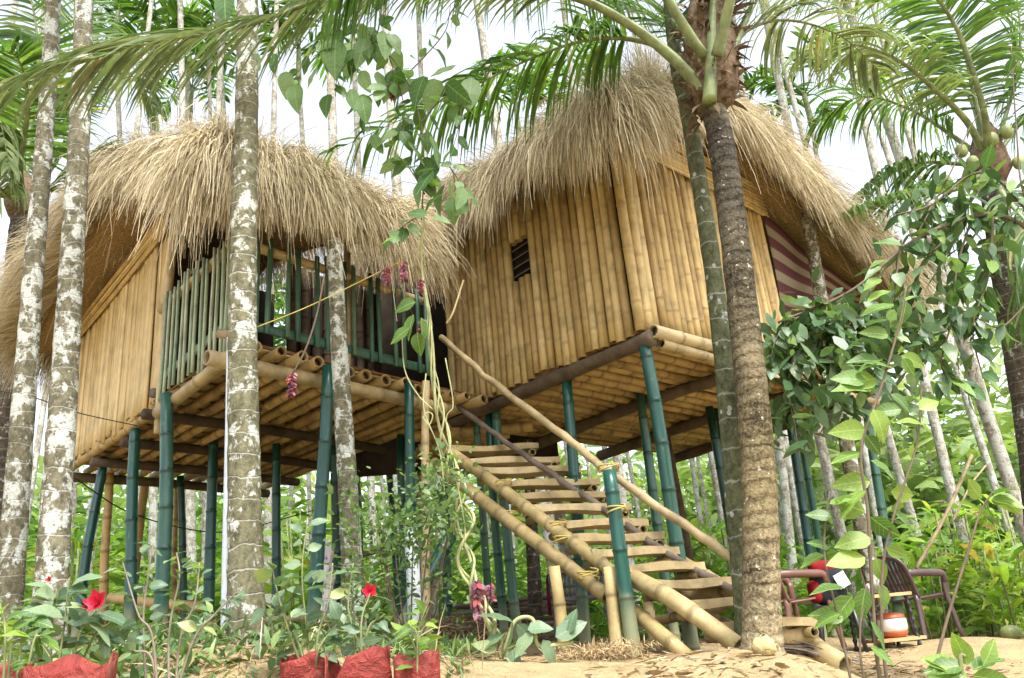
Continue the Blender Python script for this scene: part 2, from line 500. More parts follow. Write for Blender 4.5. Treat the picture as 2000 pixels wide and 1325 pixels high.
leaf_mat('frond_pale', [(0.0, (0.16, 0.23, 0.10)), (0.5, (0.26, 0.34, 0.16)), (1.0, (0.42, 0.45, 0.23))], trans=0.3)
leaf_mat('frond_grey', [(0.0, (0.09, 0.13, 0.07)), (0.45, (0.19, 0.25, 0.14)), (0.8, (0.33, 0.38, 0.25)), (1.0, (0.22, 0.16, 0.07))], trans=0.25, rough=0.35)
leaf_mat('frond_far', [(0.0, (0.04, 0.10, 0.03)), (0.4, (0.09, 0.20, 0.04)), (0.8, (0.19, 0.31, 0.06)), (1.0, (0.34, 0.36, 0.08))], trans=0.5)
leaf_mat('under_leaf', [(0.0, (0.05, 0.12, 0.025)), (0.35, (0.13, 0.26, 0.045)), (0.7, (0.25, 0.40, 0.07)), (0.92, (0.38, 0.48, 0.11)), (1.0, (0.40, 0.30, 0.10))], trans=0.45)
leaf_mat('far_leaf', [(0.0, (0.10, 0.17, 0.07)), (0.5, (0.24, 0.34, 0.13)), (1.0, (0.42, 0.50, 0.21))], trans=0.4)
leaf_mat('vine_leaf', [(0.0, (0.06, 0.14, 0.04)), (0.5, (0.13, 0.24, 0.08)), (0.85, (0.24, 0.35, 0.19)), (1.0, (0.26, 0.40, 0.09))], src='obj', trans=0.38, rib=(0.30, 0.42, 0.20), ribw=0.012)
leaf_mat('lime_leaf', [(0.0, (0.07, 0.15, 0.04)), (0.5, (0.13, 0.24, 0.05)), (1.0, (0.27, 0.39, 0.08))], src='obj', trans=0.4, rib=(0.45, 0.58, 0.2), ribw=0.012)
leaf_mat('bush_leaf', [(0.0, (0.035, 0.085, 0.03)), (0.5, (0.07, 0.145, 0.055)), (0.85, (0.12, 0.20, 0.10)), (1.0, (0.18, 0.30, 0.06))], src='obj', trans=0.3, rough=0.38, rib=(0.2, 0.3, 0.14), ribw=0.012)
leaf_mat('grey_leaf', [(0.0, (0.07, 0.13, 0.075)), (0.5, (0.13, 0.21, 0.12)), (0.9, (0.22, 0.30, 0.18)), (1.0, (0.32, 0.38, 0.12))], src='obj', trans=0.3, rib=(0.28, 0.36, 0.24), ribw=0.012)
leaf_mat('small_leaf', [(0.0, (0.06, 0.12, 0.045)), (0.6, (0.13, 0.22, 0.09)), (1.0, (0.24, 0.33, 0.12))], trans=0.35)
leaf_mat('petal', [(0.0, (0.55, 0.02, 0.06)), (0.6, (0.75, 0.06, 0.12)), (1.0, (0.85, 0.20, 0.22))], trans=0.3)
leaf_mat('bract', [(0.0, (0.10, 0.03, 0.055)), (0.6, (0.20, 0.06, 0.10)), (1.0, (0.40, 0.09, 0.08))], trans=0.25)
leaf_mat('litter', [(0.0, (0.12, 0.08, 0.05)), (0.4, (0.30, 0.21, 0.12)), (0.8, (0.48, 0.37, 0.22)), (1.0, (0.40, 0.36, 0.33))], trans=0.1, rough=0.9)

def simple_mat(name, col, rough=0.5, spec=0.4, var=0.15, scale=8.0, bmp=0.0):
    mt, n, l, b = mat_new(name, rough, spec)
    tc = n.new('ShaderNodeTexCoord').outputs['Object']
    nz = noise(n, l, tc, scale, 4)
    lo = tuple(c * (1 - var) for c in col); hi = tuple(min(1, c * (1 + var)) for c in col)
    rp = ramp(n, [(0.3, lo), (0.7, hi)]); l.new(nz, rp.inputs[0])
    l.new(rp.outputs[0], b.inputs['Base Color'])
    if bmp: bump(n, l, b, nz, bmp, 0.02)
    return mt
simple_mat('interior_shade', (0.035, 0.026, 0.018), 0.95, 0.1, 0.3)  # near-black colour standing in for the shade of unlit interiors and gaps
simple_mat('mat_brown', (0.16, 0.085, 0.035), 0.9, 0.1, 0.35, 14)
simple_mat('petiole', (0.165, 0.20, 0.085), 0.45, 0.35, 0.5, 9, 0.2)
simple_mat('fibre', (0.14, 0.10, 0.065), 0.95, 0.1, 0.45, 25, 0.8)
simple_mat('coconut_green', (0.22, 0.26, 0.09), 0.5, 0.4, 0.3)
simple_mat('husk', (0.46, 0.38, 0.18), 0.9, 0.1, 0.3, 20, 0.6)
simple_mat('twig', (0.13, 0.10, 0.07), 0.85, 0.2, 0.3)
simple_mat('green_stem', (0.20, 0.22, 0.10), 0.7, 0.2, 0.35, 10)
simple_mat('vine_stem', (0.30, 0.31, 0.15), 0.8, 0.2, 0.35, 10, 0.4)
mt, n, l, b = mat_new('red_bag', 0.65, 0.25)
tc = n.new('ShaderNodeTexCoord').outputs['Object']
cr_ = noise(n, l, tc, 12.0, 5, 0.65, 1.2)
rp = ramp(n, [(0.3, (0.13, 0.018, 0.015)), (0.55, (0.22, 0.034, 0.027)), (0.75, (0.30, 0.07, 0.055))]); l.new(cr_, rp.inputs[0])
du = ramp(n, [(0.52, (0, 0, 0)), (0.72, (1, 1, 1))]); l.new(noise(n, l, tc, 5.0, 5, 0.7), du.inputs[0])
l.new(mixc(n, l, mathn(n, l, 'MULTIPLY', du.outputs[0], 0.6), rp.outputs[0], (0.30, 0.20, 0.13)), b.inputs['Base Color'])
bump(n, l, b, cr_, 1.0, 0.035)
simple_mat('white_pipe', (0.52, 0.56, 0.60), 0.4, 0.4, 0.1)
simple_mat('plum_plastic', (0.075, 0.045, 0.05), 0.38, 0.5, 0.2)
simple_mat('brown_plastic', (0.15, 0.07, 0.05), 0.38, 0.5, 0.2)
simple_mat('grey_plastic', (0.13, 0.13, 0.14), 0.4, 0.5, 0.2)
simple_mat('black_paint', (0.02, 0.02, 0.022), 0.35, 0.5, 0.2)
simple_mat('maroon_cloth', (0.13, 0.015, 0.04), 0.9, 0.1, 0.2)
simple_mat('red_cloth', (0.24, 0.010, 0.014), 0.8, 0.2, 0.2)
simple_mat('black_cloth', (0.02, 0.02, 0.025), 0.85, 0.2, 0.3)
simple_mat('white_plastic', (0.78, 0.76, 0.70), 0.4, 0.4, 0.06)
simple_mat('orange_plastic', (0.40, 0.10, 0.04), 0.4, 0.4, 0.12)
simple_mat('cord_yellow', (0.45, 0.36, 0.10), 0.8, 0.2, 0.2)
simple_mat('wire_black', (0.02, 0.02, 0.02), 0.5, 0.4, 0.1)
simple_mat('brick_clay', (0.33, 0.17, 0.09), 0.95, 0.1, 0.3, 20, 0.4)
simple_mat('soil_bank', (0.36, 0.27, 0.14), 0.95, 0.1, 0.25, 8, 0.5)
mt, n, l, b = mat_new('glass', 0.05, 0.5)
b.inputs['Transmission Weight'].default_value = 0.95
b.inputs['Base Color'].default_value = (0.9, 0.95, 0.95, 1)
mt, n, l, b = mat_new('paper_tag', 0.7, 0.2)
tc = n.new('ShaderNodeTexCoord').outputs['Object']
wv = n.new('ShaderNodeTexWave'); wv.bands_direction = 'Z'; wv.inputs['Scale'].default_value = 16.0
l.new(tc, wv.inputs['Vector'])
msk = mathn(n, l, 'MULTIPLY', mathn(n, l, 'GREATER_THAN', wv.outputs['Fac'], 0.78), mathn(n, l, 'GREATER_THAN', noise(n, l, tc, 70.0, 1), 0.5))
l.new(mixc(n, l, msk, (0.82, 0.83, 0.86), (0.35, 0.37, 0.45)), b.inputs['Base Color'])

def tarp_mat():
    mt, n, l, b = mat_new('striped_tarp', 0.65, 0.25)
    a = attr(n)
    fr = mathn(n, l, 'FRACT', mathn(n, l, 'MULTIPLY', a, 4.6))
    st = ramp(n, [(0.0, (0.085, 0.03, 0.034)), (0.47, (0.10, 0.036, 0.04)), (0.53, (0.25, 0.21, 0.15)), (0.95, (0.23, 0.195, 0.14)), (1.0, (0.085, 0.03, 0.034))])
    l.new(fr, st.inputs[0])
    l.new(st.outputs[0], b.inputs['Base Color'])
tarp_mat()

def ground_mat():
    mt, n, l, b = mat_new('soil', 0.95, 0.1)
    tc = n.new('ShaderNodeNewGeometry').outputs['Position']
    big = noise(n, l, tc, 0.9, 5, 0.6)
    mid = noise(n, l, tc, 5.0, 5, 0.65)
    fine = noise(n, l, tc, 60.0, 4, 0.7)
    rp = ramp(n, [(0.25, (0.15, 0.11, 0.06)), (0.5, (0.32, 0.24, 0.13)), (0.75, (0.45, 0.355, 0.205))])
    l.new(mathn(n, l, 'ADD', mathn(n, l, 'MULTIPLY', mid, 0.5), mathn(n, l, 'MULTIPLY', fine, 0.5)), rp.inputs[0])
    sep = n.new('ShaderNodeSeparateXYZ'); l.new(tc, sep.inputs[0])
    gm = n.new('ShaderNodeMapRange'); l.new(sep.outputs[1], gm.inputs[0])
    gm.inputs[1].default_value = 9.5; gm.inputs[2].default_value = 13.0
    gr = mathn(n, l, 'MULTIPLY', gm.outputs[0], mathn(n, l, 'ADD', big, 0.4), True)
    gcol = ramp(n, [(0.3, (0.05, 0.08, 0.025)), (0.7, (0.13, 0.17, 0.05))]); l.new(mid, gcol.inputs[0])
    l.new(mixc(n, l, gr, rp.outputs[0], gcol.outputs[0]), b.inputs['Base Color'])
    bump(n, l, b, mathn(n, l, 'ADD', mid, mathn(n, l, 'MULTIPLY', fine, 0.4)), 0.7, 0.05)
ground_mat()
M = MATS

# ================================================================== ground
def build_ground():
    xs = np.unique(np.concatenate([np.linspace(-140, -12, 22), np.linspace(-12, 12, 121), np.linspace(12, 140, 22)]))
    ys = np.unique(np.concatenate([np.linspace(-60, 0, 10), np.linspace(0, 14, 86), np.linspace(14, 40, 40), np.linspace(40, 260, 24)]))
    X, Y = np.meshgrid(xs, ys)
    Z = G(X, np.minimum(Y, 70))
    near = (np.abs(X) < 12) & (Y < 14)
    Z = Z + near * RNG.normal(0, 0.008, X.shape)
    v = np.stack([X, Y, Z], -1).reshape(-1, 3)
    nx, ny = len(xs), len(ys)
    i = np.arange(nx - 1)[None] + nx * np.arange(ny - 1)[:, None]
    f = np.stack([i, i + 1, i + nx + 1, i + nx], -1).reshape(-1, 4)
    o = mesh_obj('ground', v, f, M['soil'])
    o['kind'] = 'structure'
build_ground()

# ================================================================== huts
def dirz(deg):
    return A3(math.cos(R(deg)), math.sin(R(deg)), 0)
UPV = A3(0, 0, 1)
FLOOR = CAMZ + 2.23
KR = WZ(1250, 645, FLOOR)
AR, BR = dirz(131), dirz(43)
NL = A3(-2.05, 5.5, FLOOR)
AL, BL = dirz(135), dirz(51)
def PR(a, b, z=0.0): return KR + AR * a + BR * b + UPV * z
def PL(a, b, z=0.0): return NL + AL * a + BL * b + UPV * z

def on_plane(x, y, p0, nn):
    d = ray(x, y)
    return CAMP + d * (np.dot(p0 - CAMP, nn) / np.dot(d, nn))

def culm(parent, name, p0, p1, r, mat, **k):
    v, f = bamboo(p0, p1, r, **k)
    nd = np.zeros(len(v)); nd[:len(bamboo.node)] = bamboo.node
    if len(v) > len(bamboo.node): nd[len(bamboo.node):] = 1.2
    return mesh_obj(name, v, f, M[mat], parent, True, nd)

def post(parent, top, bot, r, mat='green_paint', z=None, dy=0.0, name='post', Y=None, node=0.34):
    p = WZ(*top, (FLOOR - 0.12) if z is None else z) if Y is None else W(*top, Y)
    q = W(*bot, p[1] + dy)
    d = nrm(q - p)
    t = 0.0
    while (p + d * t)[2] > G(*(p + d * t)[:2]) - 0.12: t += 0.03
    return culm(parent, name, p + d * t, p, r * 0.9, mat, node=node, bend=0.02)

def straws(parent, name, S, D, L, out, width, hangk, mat, gstart=0.0, rnd=None, nseg=5):
    """S start points, D directions, L lengths; out(p)->bool says where a straw hangs free"""
    n = len(S)
    P = [S]
    d = D.copy()
    step = (L / nseg)[:, None]
    for k in range(nseg):
        fr = out(P[-1])[:, None]
        g = np.zeros_like(d); g[:, 2] = -1
        d = d + g * (hangk[:, None] * fr + gstart)
        d = d + RNG.normal(0, 0.10, d.shape)
        d /= np.linalg.norm(d, axis=1)[:, None]
        P.append(P[-1] + d * step)
    P = np.stack(P, 1)
    side = np.cross(P[:, -1] - P[:, 0], RNG.normal(0, 1, (n, 3)))
    side /= np.linalg.norm(side, axis=1)[:, None] + 1e-9
    wd = np.linspace(1, 0.35, nseg + 1)[None, :, None] * width[:, None, None] * 0.5
    V = np.stack([P - side[:, None] * wd, P + side[:, None] * wd], 2).reshape(-1, 3)
    base = (np.arange(n) * (nseg + 1) * 2)[:, None] + (np.arange(nseg) * 2)[None]
    f = np.stack([base, base + 1, base + 3, base + 2], -1).reshape(-1, 4)
    r = RNG.random(n) if rnd is None else rnd
    o = mesh_obj(name, V, f, M[mat], parent, False, np.repeat(r, (nseg + 1) * 2))
    o['kind'] = 'stuff'
    return o

def gable_roof(parent, O, u, v, u0, ur, u1, z0, zr, z1, v0, v1, n, hang0, hang1, hangv, thick=0.2, dip=0.0, lmul=1.0):
    """ridge along v at u=ur; eaves at u0 and u1; open gable end at v0"""
    def zs(uu, vv):
        uu = np.asarray(uu, float)
        s = np.where(uu < ur, (uu - u0) / (ur - u0), (u1 - uu) / (u1 - ur))
        zb = np.where(uu < ur, z0, z1)
        s = np.clip(s, -0.2, 1.0)
        rise = (zr - zb)
        sm = s + 0.10 * np.sin(np.clip(s, 0, 1) * math.pi)       # belly of the thatch
        wav = 0.035 * np.sin(vv * 5.1 + uu * 2.0) + 0.03 * np.sin(vv * 2.3 + 1.3)
        return zb + rise * sm + wav + dip * np.clip(vv - v0, 0, None)
    nu, nv = 34, 26
    uu = np.concatenate([np.linspace(u0, ur, nu // 2, endpoint=False), np.linspace(ur, u1, nu // 2)])
    vv = np.linspace(v0, v1, nv)
    U_, V_ = np.meshgrid(uu, vv)
    edge = np.minimum(np.minimum(U_ - u0, u1 - U_), np.minimum(V_ - v0, v1 - V_))
    rnd_ = 0.16 * np.clip(1 - edge / 0.22, 0, 1) ** 2                 # rounded eave
    Zt = zs(U_, V_) - rnd_
    Zb = zs(U_, V_) - thick - 0.02 + 0.0 * rnd_
    P3 = lambda a, b_, c: O + a[..., None] * u + b_[..., None] * v + c[..., None] * UPV
    top = P3(U_, V_, Zt).reshape(-1, 3); bot = P3(U_, V_, Zb).reshape(-1, 3)
    vx = np.concatenate([top, bot]); K = len(top); w_ = len(uu)
    f = []
    for i in range(nv - 1):
        for j in range(w_ - 1):
            a = i * w_ + j
            f.append((a, a + 1, a + w_ + 1, a + w_)); f.append((K + a, K + a + w_, K + a + w_ + 1, K + a + 1))
    for i in range(nv - 1):
        for j in (0, w_ - 1):
            a = i * w_ + j; f.append((a, a + w_, K + a + w_, K + a))
    for j in range(w_ - 1):
        for i in (0, nv - 1):
            a = i * w_ + j; f.append((a, a + 1, K + a + 1, K + a))
    mesh_obj('roof_body', vx, f, M['thatch_body'], parent)
    # ---- straw
    grp = RNG.random(n)
    su = RNG.uniform(u0, u1, n); sv = RNG.uniform(v0, v1, n)
    m1 = grp < 0.32; su[m1] = u0 + np.abs(RNG.normal(0, 0.22, m1.sum()))
    m2 = (grp > 0.32) & (grp < 0.42); su[m2] = u1 - np.abs(RNG.normal(0, 0.25, m2.sum()))
    m3 = (grp > 0.42) & (grp < 0.74); sv[m3] = v0 + np.abs(RNG.normal(0, 0.22, m3.sum()))
    m4 = (grp > 0.74) & (grp < 0.80); sv[m4] = v1 - np.abs(RNG.normal(0, 0.2, m4.sum()))
    m5 = (grp > 0.80) & (grp < 0.87); su[m5] = ur + RNG.normal(0, 0.15, m5.sum())
    su = np.clip(su, u0, u1); sv = np.clip(sv, v0, v1)
    sgn = np.where(su < ur, -1.0, 1.0)
    slope = np.where(su < ur, (zr - z0) / (ur - u0), (zr - z1) / (u1 - ur))
    ev = np.exp(-(sv - v0) / 0.28) - np.exp(-(v1 - sv) / 0.25)
    tuft = 0.35 * np.sin(sv * 9 + su * 7 + 2 * np.sin(sv * 3.7)) + 0.25 * np.sin(sv * 21 - su * 16)
    eu = np.minimum(su - u0, u1 - su)
    keep = np.clip(1 - 0.55 * np.abs(ev), 0.25, 1)
    D = (u[None] * (sgn * keep)[:, None] + v[None] * (-1.05 * ev + 0.22 * tuft)[:, None] + UPV[None] * (-slope * keep)[:, None])
    D += RNG.normal(0, 0.2, D.shape)
    D /= np.linalg.norm(D, axis=1)[:, None]
    rise = np.abs(RNG.normal(0, 0.028, n)) + 0.012
    e_ = np.minimum(eu, np.minimum(sv - v0, v1 - sv))
    S = O[None] + u[None] * su[:, None] + v[None] * sv[:, None] + UPV[None] * (zs(su, sv) - 0.16 * np.clip(1 - e_ / 0.22, 0, 1) ** 2 + rise)[:, None]
    L = RNG.uniform(0.35, 0.85, n) * lmul
    wv = np.sin(sv * 6.3 + np.sin(su * 5.0) * 2) * np.sin(su * 8.1 + sv * 2.2) + 0.6 * np.sin((su - sv) * 17.0)
    clump = 0.75 + 0.5 * RNG.random(n)
    L = L * (1 + 0.28 * wv)
    wild = RNG.random(n) < 0.06; L[wild] *= 1.5
    near0 = np.exp(-(su - u0) / 0.4); near1 = np.exp(-(u1 - su) / 0.4); nearv = np.exp(-(sv - v0) / 0.4)
    L = L + (near0 * hang0 + near1 * hang1 + nearv * hangv) * clump
    wdt = RNG.uniform(0.004, 0.011, n)
    def out(P):
        a = (P - O) @ u; b_ = (P - O) @ v
        return ((a < u0) | (a > u1) | (b_ < v0) | (b_ > v1)).astype(float)
    tone = np.clip(0.5 + 0.25 * tuft + RNG.normal(0, 0.24, n), 0, 1)
    straws(parent, 'thatch', S, D, L, out, wdt, RNG.uniform(0.35, 1.0, n), 'straw', 0.0, tone)
    return zs

# ---------------------------------------------------------------- right hut
hutR = thing('bamboo_hut', PR(1.25, 2.0)[:2].tolist() + [float(G(*PR(1.25, 2.0)[:2]))],
             'right thatched stilt hut walled with upright bamboo poles, striped cloth under its eave', 'hut', 'thatched bamboo huts on green stilts')
WALL_A, WALL_B, WTOP = 2.55, 2.3, 2.0
nA = AR * 0 - BR      # outward normal of the A wall
w0 = on_plane(1003, 545, PR(0, -0.04), BR); w1 = on_plane(1037, 545, PR(0, -0.04), BR)
wa = sorted([float(np.dot(q - KR, AR)) for q in (w0, w1)])
wz0 = float(w0[2] - FLOOR) - 0.02; wz1 = wz0 + 0.42
a = 0.03
while a < WALL_A:
    r_ = random.uniform(0.038, 0.05)
    ac = a + r_
    zb = random.uniform(-0.06, 0.0)
    j = lambda: random.uniform(-0.012, 0.012)
    if wa[0] - 0.02 < ac < wa[1] + 0.02:
        culm(hutR, 'wall_pole', PR(ac + j(), -0.04, zb), PR(ac + j(), -0.04, wz0), r_, 'wall_bamboo', node=0.4, seg=8)
        culm(hutR, 'wall_pole', PR(ac + j(), -0.04, wz1), PR(ac + j(), -0.04, WTOP), r_, 'wall_bamboo', node=0.4, seg=8)
    else:
        culm(hutR, 'wall_pole', PR(ac + j(), -0.04 + j() * .6, zb), PR(ac - 0.02 + j(), -0.05, WTOP), r_, 'wall_bamboo', node=0.42, seg=8, taper=0.88, bend=0.006)
    a += 2 * r_ + random.choice([0.002, 0.004, 0.012])
wc = 0.5 * (wa[0] + wa[1]); wh = 0.5 * (wa[1] - wa[0]) + 0.05
win = mesh_obj('window', *box(PR(wc, 0.005, 0.5 * (wz0 + wz1)), AR * wh, BR * 0.006, UPV * 0.22), M['interior_shade'], hutR, False)
for k in range(4):
    mesh_obj('louvre', *box(PR(wc, -0.03, wz0 + 0.07 + 0.095 * k), AR * wh * 0.9, (BR * 0.8 + UPV * 0.6) * 0.03, (UPV * .8 - BR * .6) * 0.006), M['grey_plastic'], win, False)
b_ = 0.0
while b_ < WALL_B:
    r_ = random.uniform(0.036, 0.052)
    bc = b_ + r_
    j = lambda: random.uniform(-0.012, 0.012)
    culm(hutR, 'wall_pole', PR(-0.045 + j() * .5, bc + j(), random.uniform(-0.03, 0.04)), PR(-0.06 + j() * .5, bc + j(), WTOP + 0.02), r_, 'wall_bamboo', node=0.45, seg=8, bend=0.006)
    b_ += 2 * r_ + random.choice([0.001, 0.003, 0.012])
for nm, c, ha, hb in (('dark_backing', PR(1.27, 0.035, 0.97), AR * 1.28, BR * 0.02), ('dark_backing', PR(0.035, 1.18, 0.97), AR * 0.02, BR * 1.14),
                      ('dark_backing', PR(2.6, 1.2, 0.97), AR * 0.02, BR * 1.2), ('dark_backing', PR(1.3, 2.36, 0.97), AR * 1.25, BR * 0.02)):
    mesh_obj(nm, *box(c, ha, hb, UPV * 1.0), M['interior_shade'], hutR, False)  # added dark sheets that block light and keep the pole gaps dark
culm(hutR, 'corner_pole', PR(-0.035, -0.035, -0.03), PR(-0.045, -0.045, WTOP), 0.046, 'wall_bamboo', node=0.45)
# layered split-bamboo band under the gable
for k in range(9):
    z = WTOP - 0.26 + 0.036 * k
    culm(hutR, 'gable_lath', PR(-0.12 - 0.006 * k, -0.12, z), PR(-0.12 - 0.006 * k, WALL_B + 0.1 - 0.02 * k, z - 0.0), 0.02, 'wall_bamboo', node=0.5, seg=6, bend=0.01)
for k in range(7):      # lath closing the gable triangle
    z = WTOP + 0.09 + 0.12 * k
    culm(hutR, 'gable_lath', PR(-0.10, -0.1 + 0.13 * k, z), PR(-0.10, 2.4 - 0.2 * k, z), 0.05, 'mat_brown', node=0.5, seg=6)
# floor: beams along A, joists along B, split-bamboo decking above
for b0, dz in ((-0.02, 0.085), (1.25, 0), (2.5, 0), (3.75, 0)):
    v, f = tube(spline([PR(-0.12, b0, -0.20 + dz), PR(1.3, b0, -0.17 + dz * .8), PR(2.9, b0, -0.21 + dz)], 12), [0.062 + random.uniform(-.008, .008) for _ in range(12)], 10)
    mesh_obj('floor_beam', v, f, M['dark_timber'], hutR)
a = 0.05
while a < 2.75:
    culm(hutR, 'joist', PR(a, 0.09 + random.uniform(-.02, .02), -0.085), PR(a + random.uniform(-.03, .03), 4.05, -0.085), random.uniform(0.042, 0.052), 'floor_bamboo', node=0.36, bend=0.012)
    a += random.uniform(0.125, 0.165)
mesh_obj('floor_deck', *box(PR(1.32, 2.02, -0.022), AR * 1.4, BR * 2.06, UPV * 0.018), M['mat_brown'], hutR, False)
culm(hutR, 'edge_pole', PR(-0.13, 0.0, -0.055), PR(-0.13, 2.45, -0.07), 0.058, 'pale_bamboo', node=0.4, bend=0.02)
culm(hutR, 'edge_pole', PR(-0.1, 0.12, -0.13), PR(-0.1, 4.1, -0.15), 0.045, 'pale_bamboo', node=0.4, bend=0.02)
for t, b, r_, dy in (((1258, 668), (1322, 1082), 0.062, 0), ((1106, 738), (1142, 1255), 0.058, 0), ((1250, 770), (1292, 1062), 0.055, 0),
                     ((1385, 795), (1440, 1120), 0.055, 0.1), ((1402, 800), (1452, 1120), 0.045, 0.2), ((1540, 805), (1588, 1125), 0.058, 0),
                     ((1556, 812), (1604, 1090), 0.048, 0.1), ((1690, 785), (1742, 1108), 0.056, 0), ((968, 800), (1012, 1230), 0.056, 0.1),
                     ((955, 805), (985, 1225), 0.05, 0.2), ((930, 815), (958, 1200), 0.045, 0.3), ((1128, 905), (1148, 1250), 0.05, 0.1)):
    post(hutR, t, b, r_, dy=dy)
v, f = tube(spline([WZ(1297, 840, FLOOR - .2), W(1345, 1090, 9.2), W(1352, 1200, 9.3)], 14), 0.055, 9)
mesh_obj('timber_post', v, f, M['dark_timber'], hutR)
# trunk post carrying the verandah eave, verandah rail and striped cloth
tp = W(1566, 360, 7.55)
v, f = tube(spline([W(1745, 1330, 7.9), W(1680, 1010, 7.8), W(1610, 620, 7.65), tp], 40), np.linspace(0.085, 0.062, 40) * (1 + 0.03 * np.sin(np.arange(40) * 2.4)), 14)
mesh_obj('trunk_post', v, f, M['areca_bark_white'], hutR)['label'] = 'pale lichened trunk used as eave post'
culm(hutR, 'verandah_rail', PR(-0.02, 2.5, 0.55), PR(0.0, 4.1, 0.55), 0.04, 'pale_bamboo')
for b0 in (2.95, 3.5, 4.05):
    culm(hutR, 'verandah_post', PR(0, b0, -0.1), PR(0, b0, 1.3), 0.045, 'wall_bamboo')
c00, c10, c01, c11 = PR(-0.12, 2.3, 1.75), PR(-0.32, 4.15, 1.12), PR(-0.02, 2.42, 0.62), PR(-0.1, 4.1, 0.9)
nu, nv = 26, 18
vv, rr = [], []
for i in range(nv):
    for jx in range(nu):
        s, t = jx / (nu - 1), i / (nv - 1)
        p = (c00 * (1 - s) + c10 * s) * (1 - t) + (c01 * (1 - s) + c11 * s) * t
        p = p - UPV * 0.10 * math.sin(math.pi * s) * (1 - t * 0.5) - AR * (0.05 * math.sin(math.pi * s) * math.sin(math.pi * t) + 0.012 * math.sin(s * 14 + t * 3))
        vv.append(p); rr.append(t * 0.98)
ff = [(i * nu + jx, i * nu + jx + 1, (i + 1) * nu + jx + 1, (i + 1) * nu + jx) for i in range(nv - 1) for jx in range(nu - 1)]
tarp = mesh_obj('striped_cloth', vv, ff, M['striped_tarp'], None, True, rr)
sm = tarp.modifiers.new('thick', 'SOLIDIFY'); sm.thickness = 0.003
tag(tarp, 'maroon and cream striped cloth hung under the right eave of the hut', 'cloth')
gable_roof(hutR, PR(0, 0), BR, AR, -0.45, 0.95, 3.95, 1.80, 2.5, 1.42, -0.40, 3.5, 52000, 0.02, 0.1, 0.34, dip=0.13, lmul=0.8)
# tuft of bound straw standing on the ridge end
n = 900
base = PR(-0.2, 0.55, 2.4)
S = base + RNG.normal(0, 0.05, (n, 3)); D = np.tile(nrm(UPV + BR * -0.12), (n, 1)) + RNG.normal(0, 0.10, (n, 3))
straws(hutR, 'ridge_tuft', S - UPV * 0.3, D, RNG.uniform(0.4, 0.95, n), lambda P: np.zeros(len(P)), RNG.uniform(.005, .01, n), np.zeros(n), 'straw')

# ---------------------------------------------------------------- left hut
hutL = thing('bamboo_hut', PL(2.1, 1.2)[:2].tolist() + [float(G(*PL(2.1, 1.2)[:2]))],
             'left thatched stilt hut with green balcony railing and flattened bamboo wall', 'hut', 'thatched bamboo huts on green stilts')
DEPTH, WIDTH, BAL = 4.25, 2.5, 1.5
a = BAL + 0.03
while a < DEPTH:
    w = random.uniform(0.06, 0.11)
    zb = random.uniform(-0.09, -0.01)
    sh = random.uniform(-0.012, 0.012); dp = random.uniform(-0.014, 0.014)
    v, f = plank(PL(a + w / 2, -0.03 + dp, zb), PL(a + w / 2 + sh, -0.045 + dp, (1.28 + (a + .5) * .36 if a < 2.1 else 2.22 - (a - 2.1) * .29) - .2), w / 2, 0.011, up=BL, n=9, wob=0.07)
    mesh_obj('wall_strip', v, f, M['wall_strip'], hutL)
    a += w + random.choice([0.002, 0.005, 0.010, 0.020])
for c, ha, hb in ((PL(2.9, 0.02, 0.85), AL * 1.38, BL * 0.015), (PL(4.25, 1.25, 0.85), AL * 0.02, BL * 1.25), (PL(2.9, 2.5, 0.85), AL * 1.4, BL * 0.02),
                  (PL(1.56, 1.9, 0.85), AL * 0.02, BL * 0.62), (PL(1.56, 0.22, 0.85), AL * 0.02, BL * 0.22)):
    mesh_obj('dark_backing', *box(c, ha, hb, UPV * 0.86), M['interior_shade'], hutL, False)  # added dark sheets, shade painted behind the strips and round the balcony
mesh_obj('doorway_shade', *box(PL(2.3, 0.9, 0.85), AL * 0.02, BL * 0.6, UPV * 0.86), M['interior_shade'], hutL, False)  # dark panel painted as the shade seen through the doorway
for k in range(8):
    bb = 1.3 + 0.15 * k
    culm(hutL, 'back_wall_pole', PL(1.5, bb, 0), PL(1.5, bb, 1.7), 0.05, 'dark_timber', seg=7)  # poles coloured dark to put the balcony's shade into the material
# trim under the gable
for k in range(6):
    culm(hutL, 'gable_lath', PL(1.5, -0.09 - 0.006 * k, 1.66 + 0.035 * k), PL(DEPTH + 0.1, -0.09 - 0.006 * k, 1.40 + 0.035 * k), 0.018, 'wall_bamboo', node=0.5, seg=6, bend=0.012)
for k in range(6):
    culm(hutL, 'gable_lath', PL(1.2 + 0.1 * k, -0.05, 1.9 + 0.11 * k), PL(3.9 - 0.25 * k, -0.05, 1.75 + 0.11 * k), 0.06, 'mat_brown', node=0.5, seg=6)
# corner pole, balcony rails and balusters
v, f = tube(spline([PL(1.47, -0.05, -0.35), PL(1.46, -0.06, 0.6), PL(1.42, -0.05, 1.7)], 16), 0.036, 9)
mesh_obj('corner_pole', v, f, M['pale_bamboo'], hutL)
culm(hutL, 'top_rail', PL(1.62, -0.05, 0.86), PL(-0.05, -0.05, 0.88), 0.042, 'pale_bamboo', node=0.5)
culm(hutL, 'top_rail', PL(-0.03, -0.08, 0.84), PL(-0.03, 1.95, 0.86), 0.042, 'pale_bamboo', node=0.5)
v, f = plank(PL(1.45, -0.055, 0.16), PL(-0.02, -0.055, 0.2), 0.035, 0.012, up=BL)
mesh_obj('bottom_rail', v, f, M['pale_green'], hutL)
v, f = plank(PL(-0.04, -0.02, 0.15), PL(-0.04, 1.95, 0.16), 0.04, 0.012, up=-AL)
mesh_obj('bottom_rail', v, f, M['baluster_green'], hutL)
a = 1.38
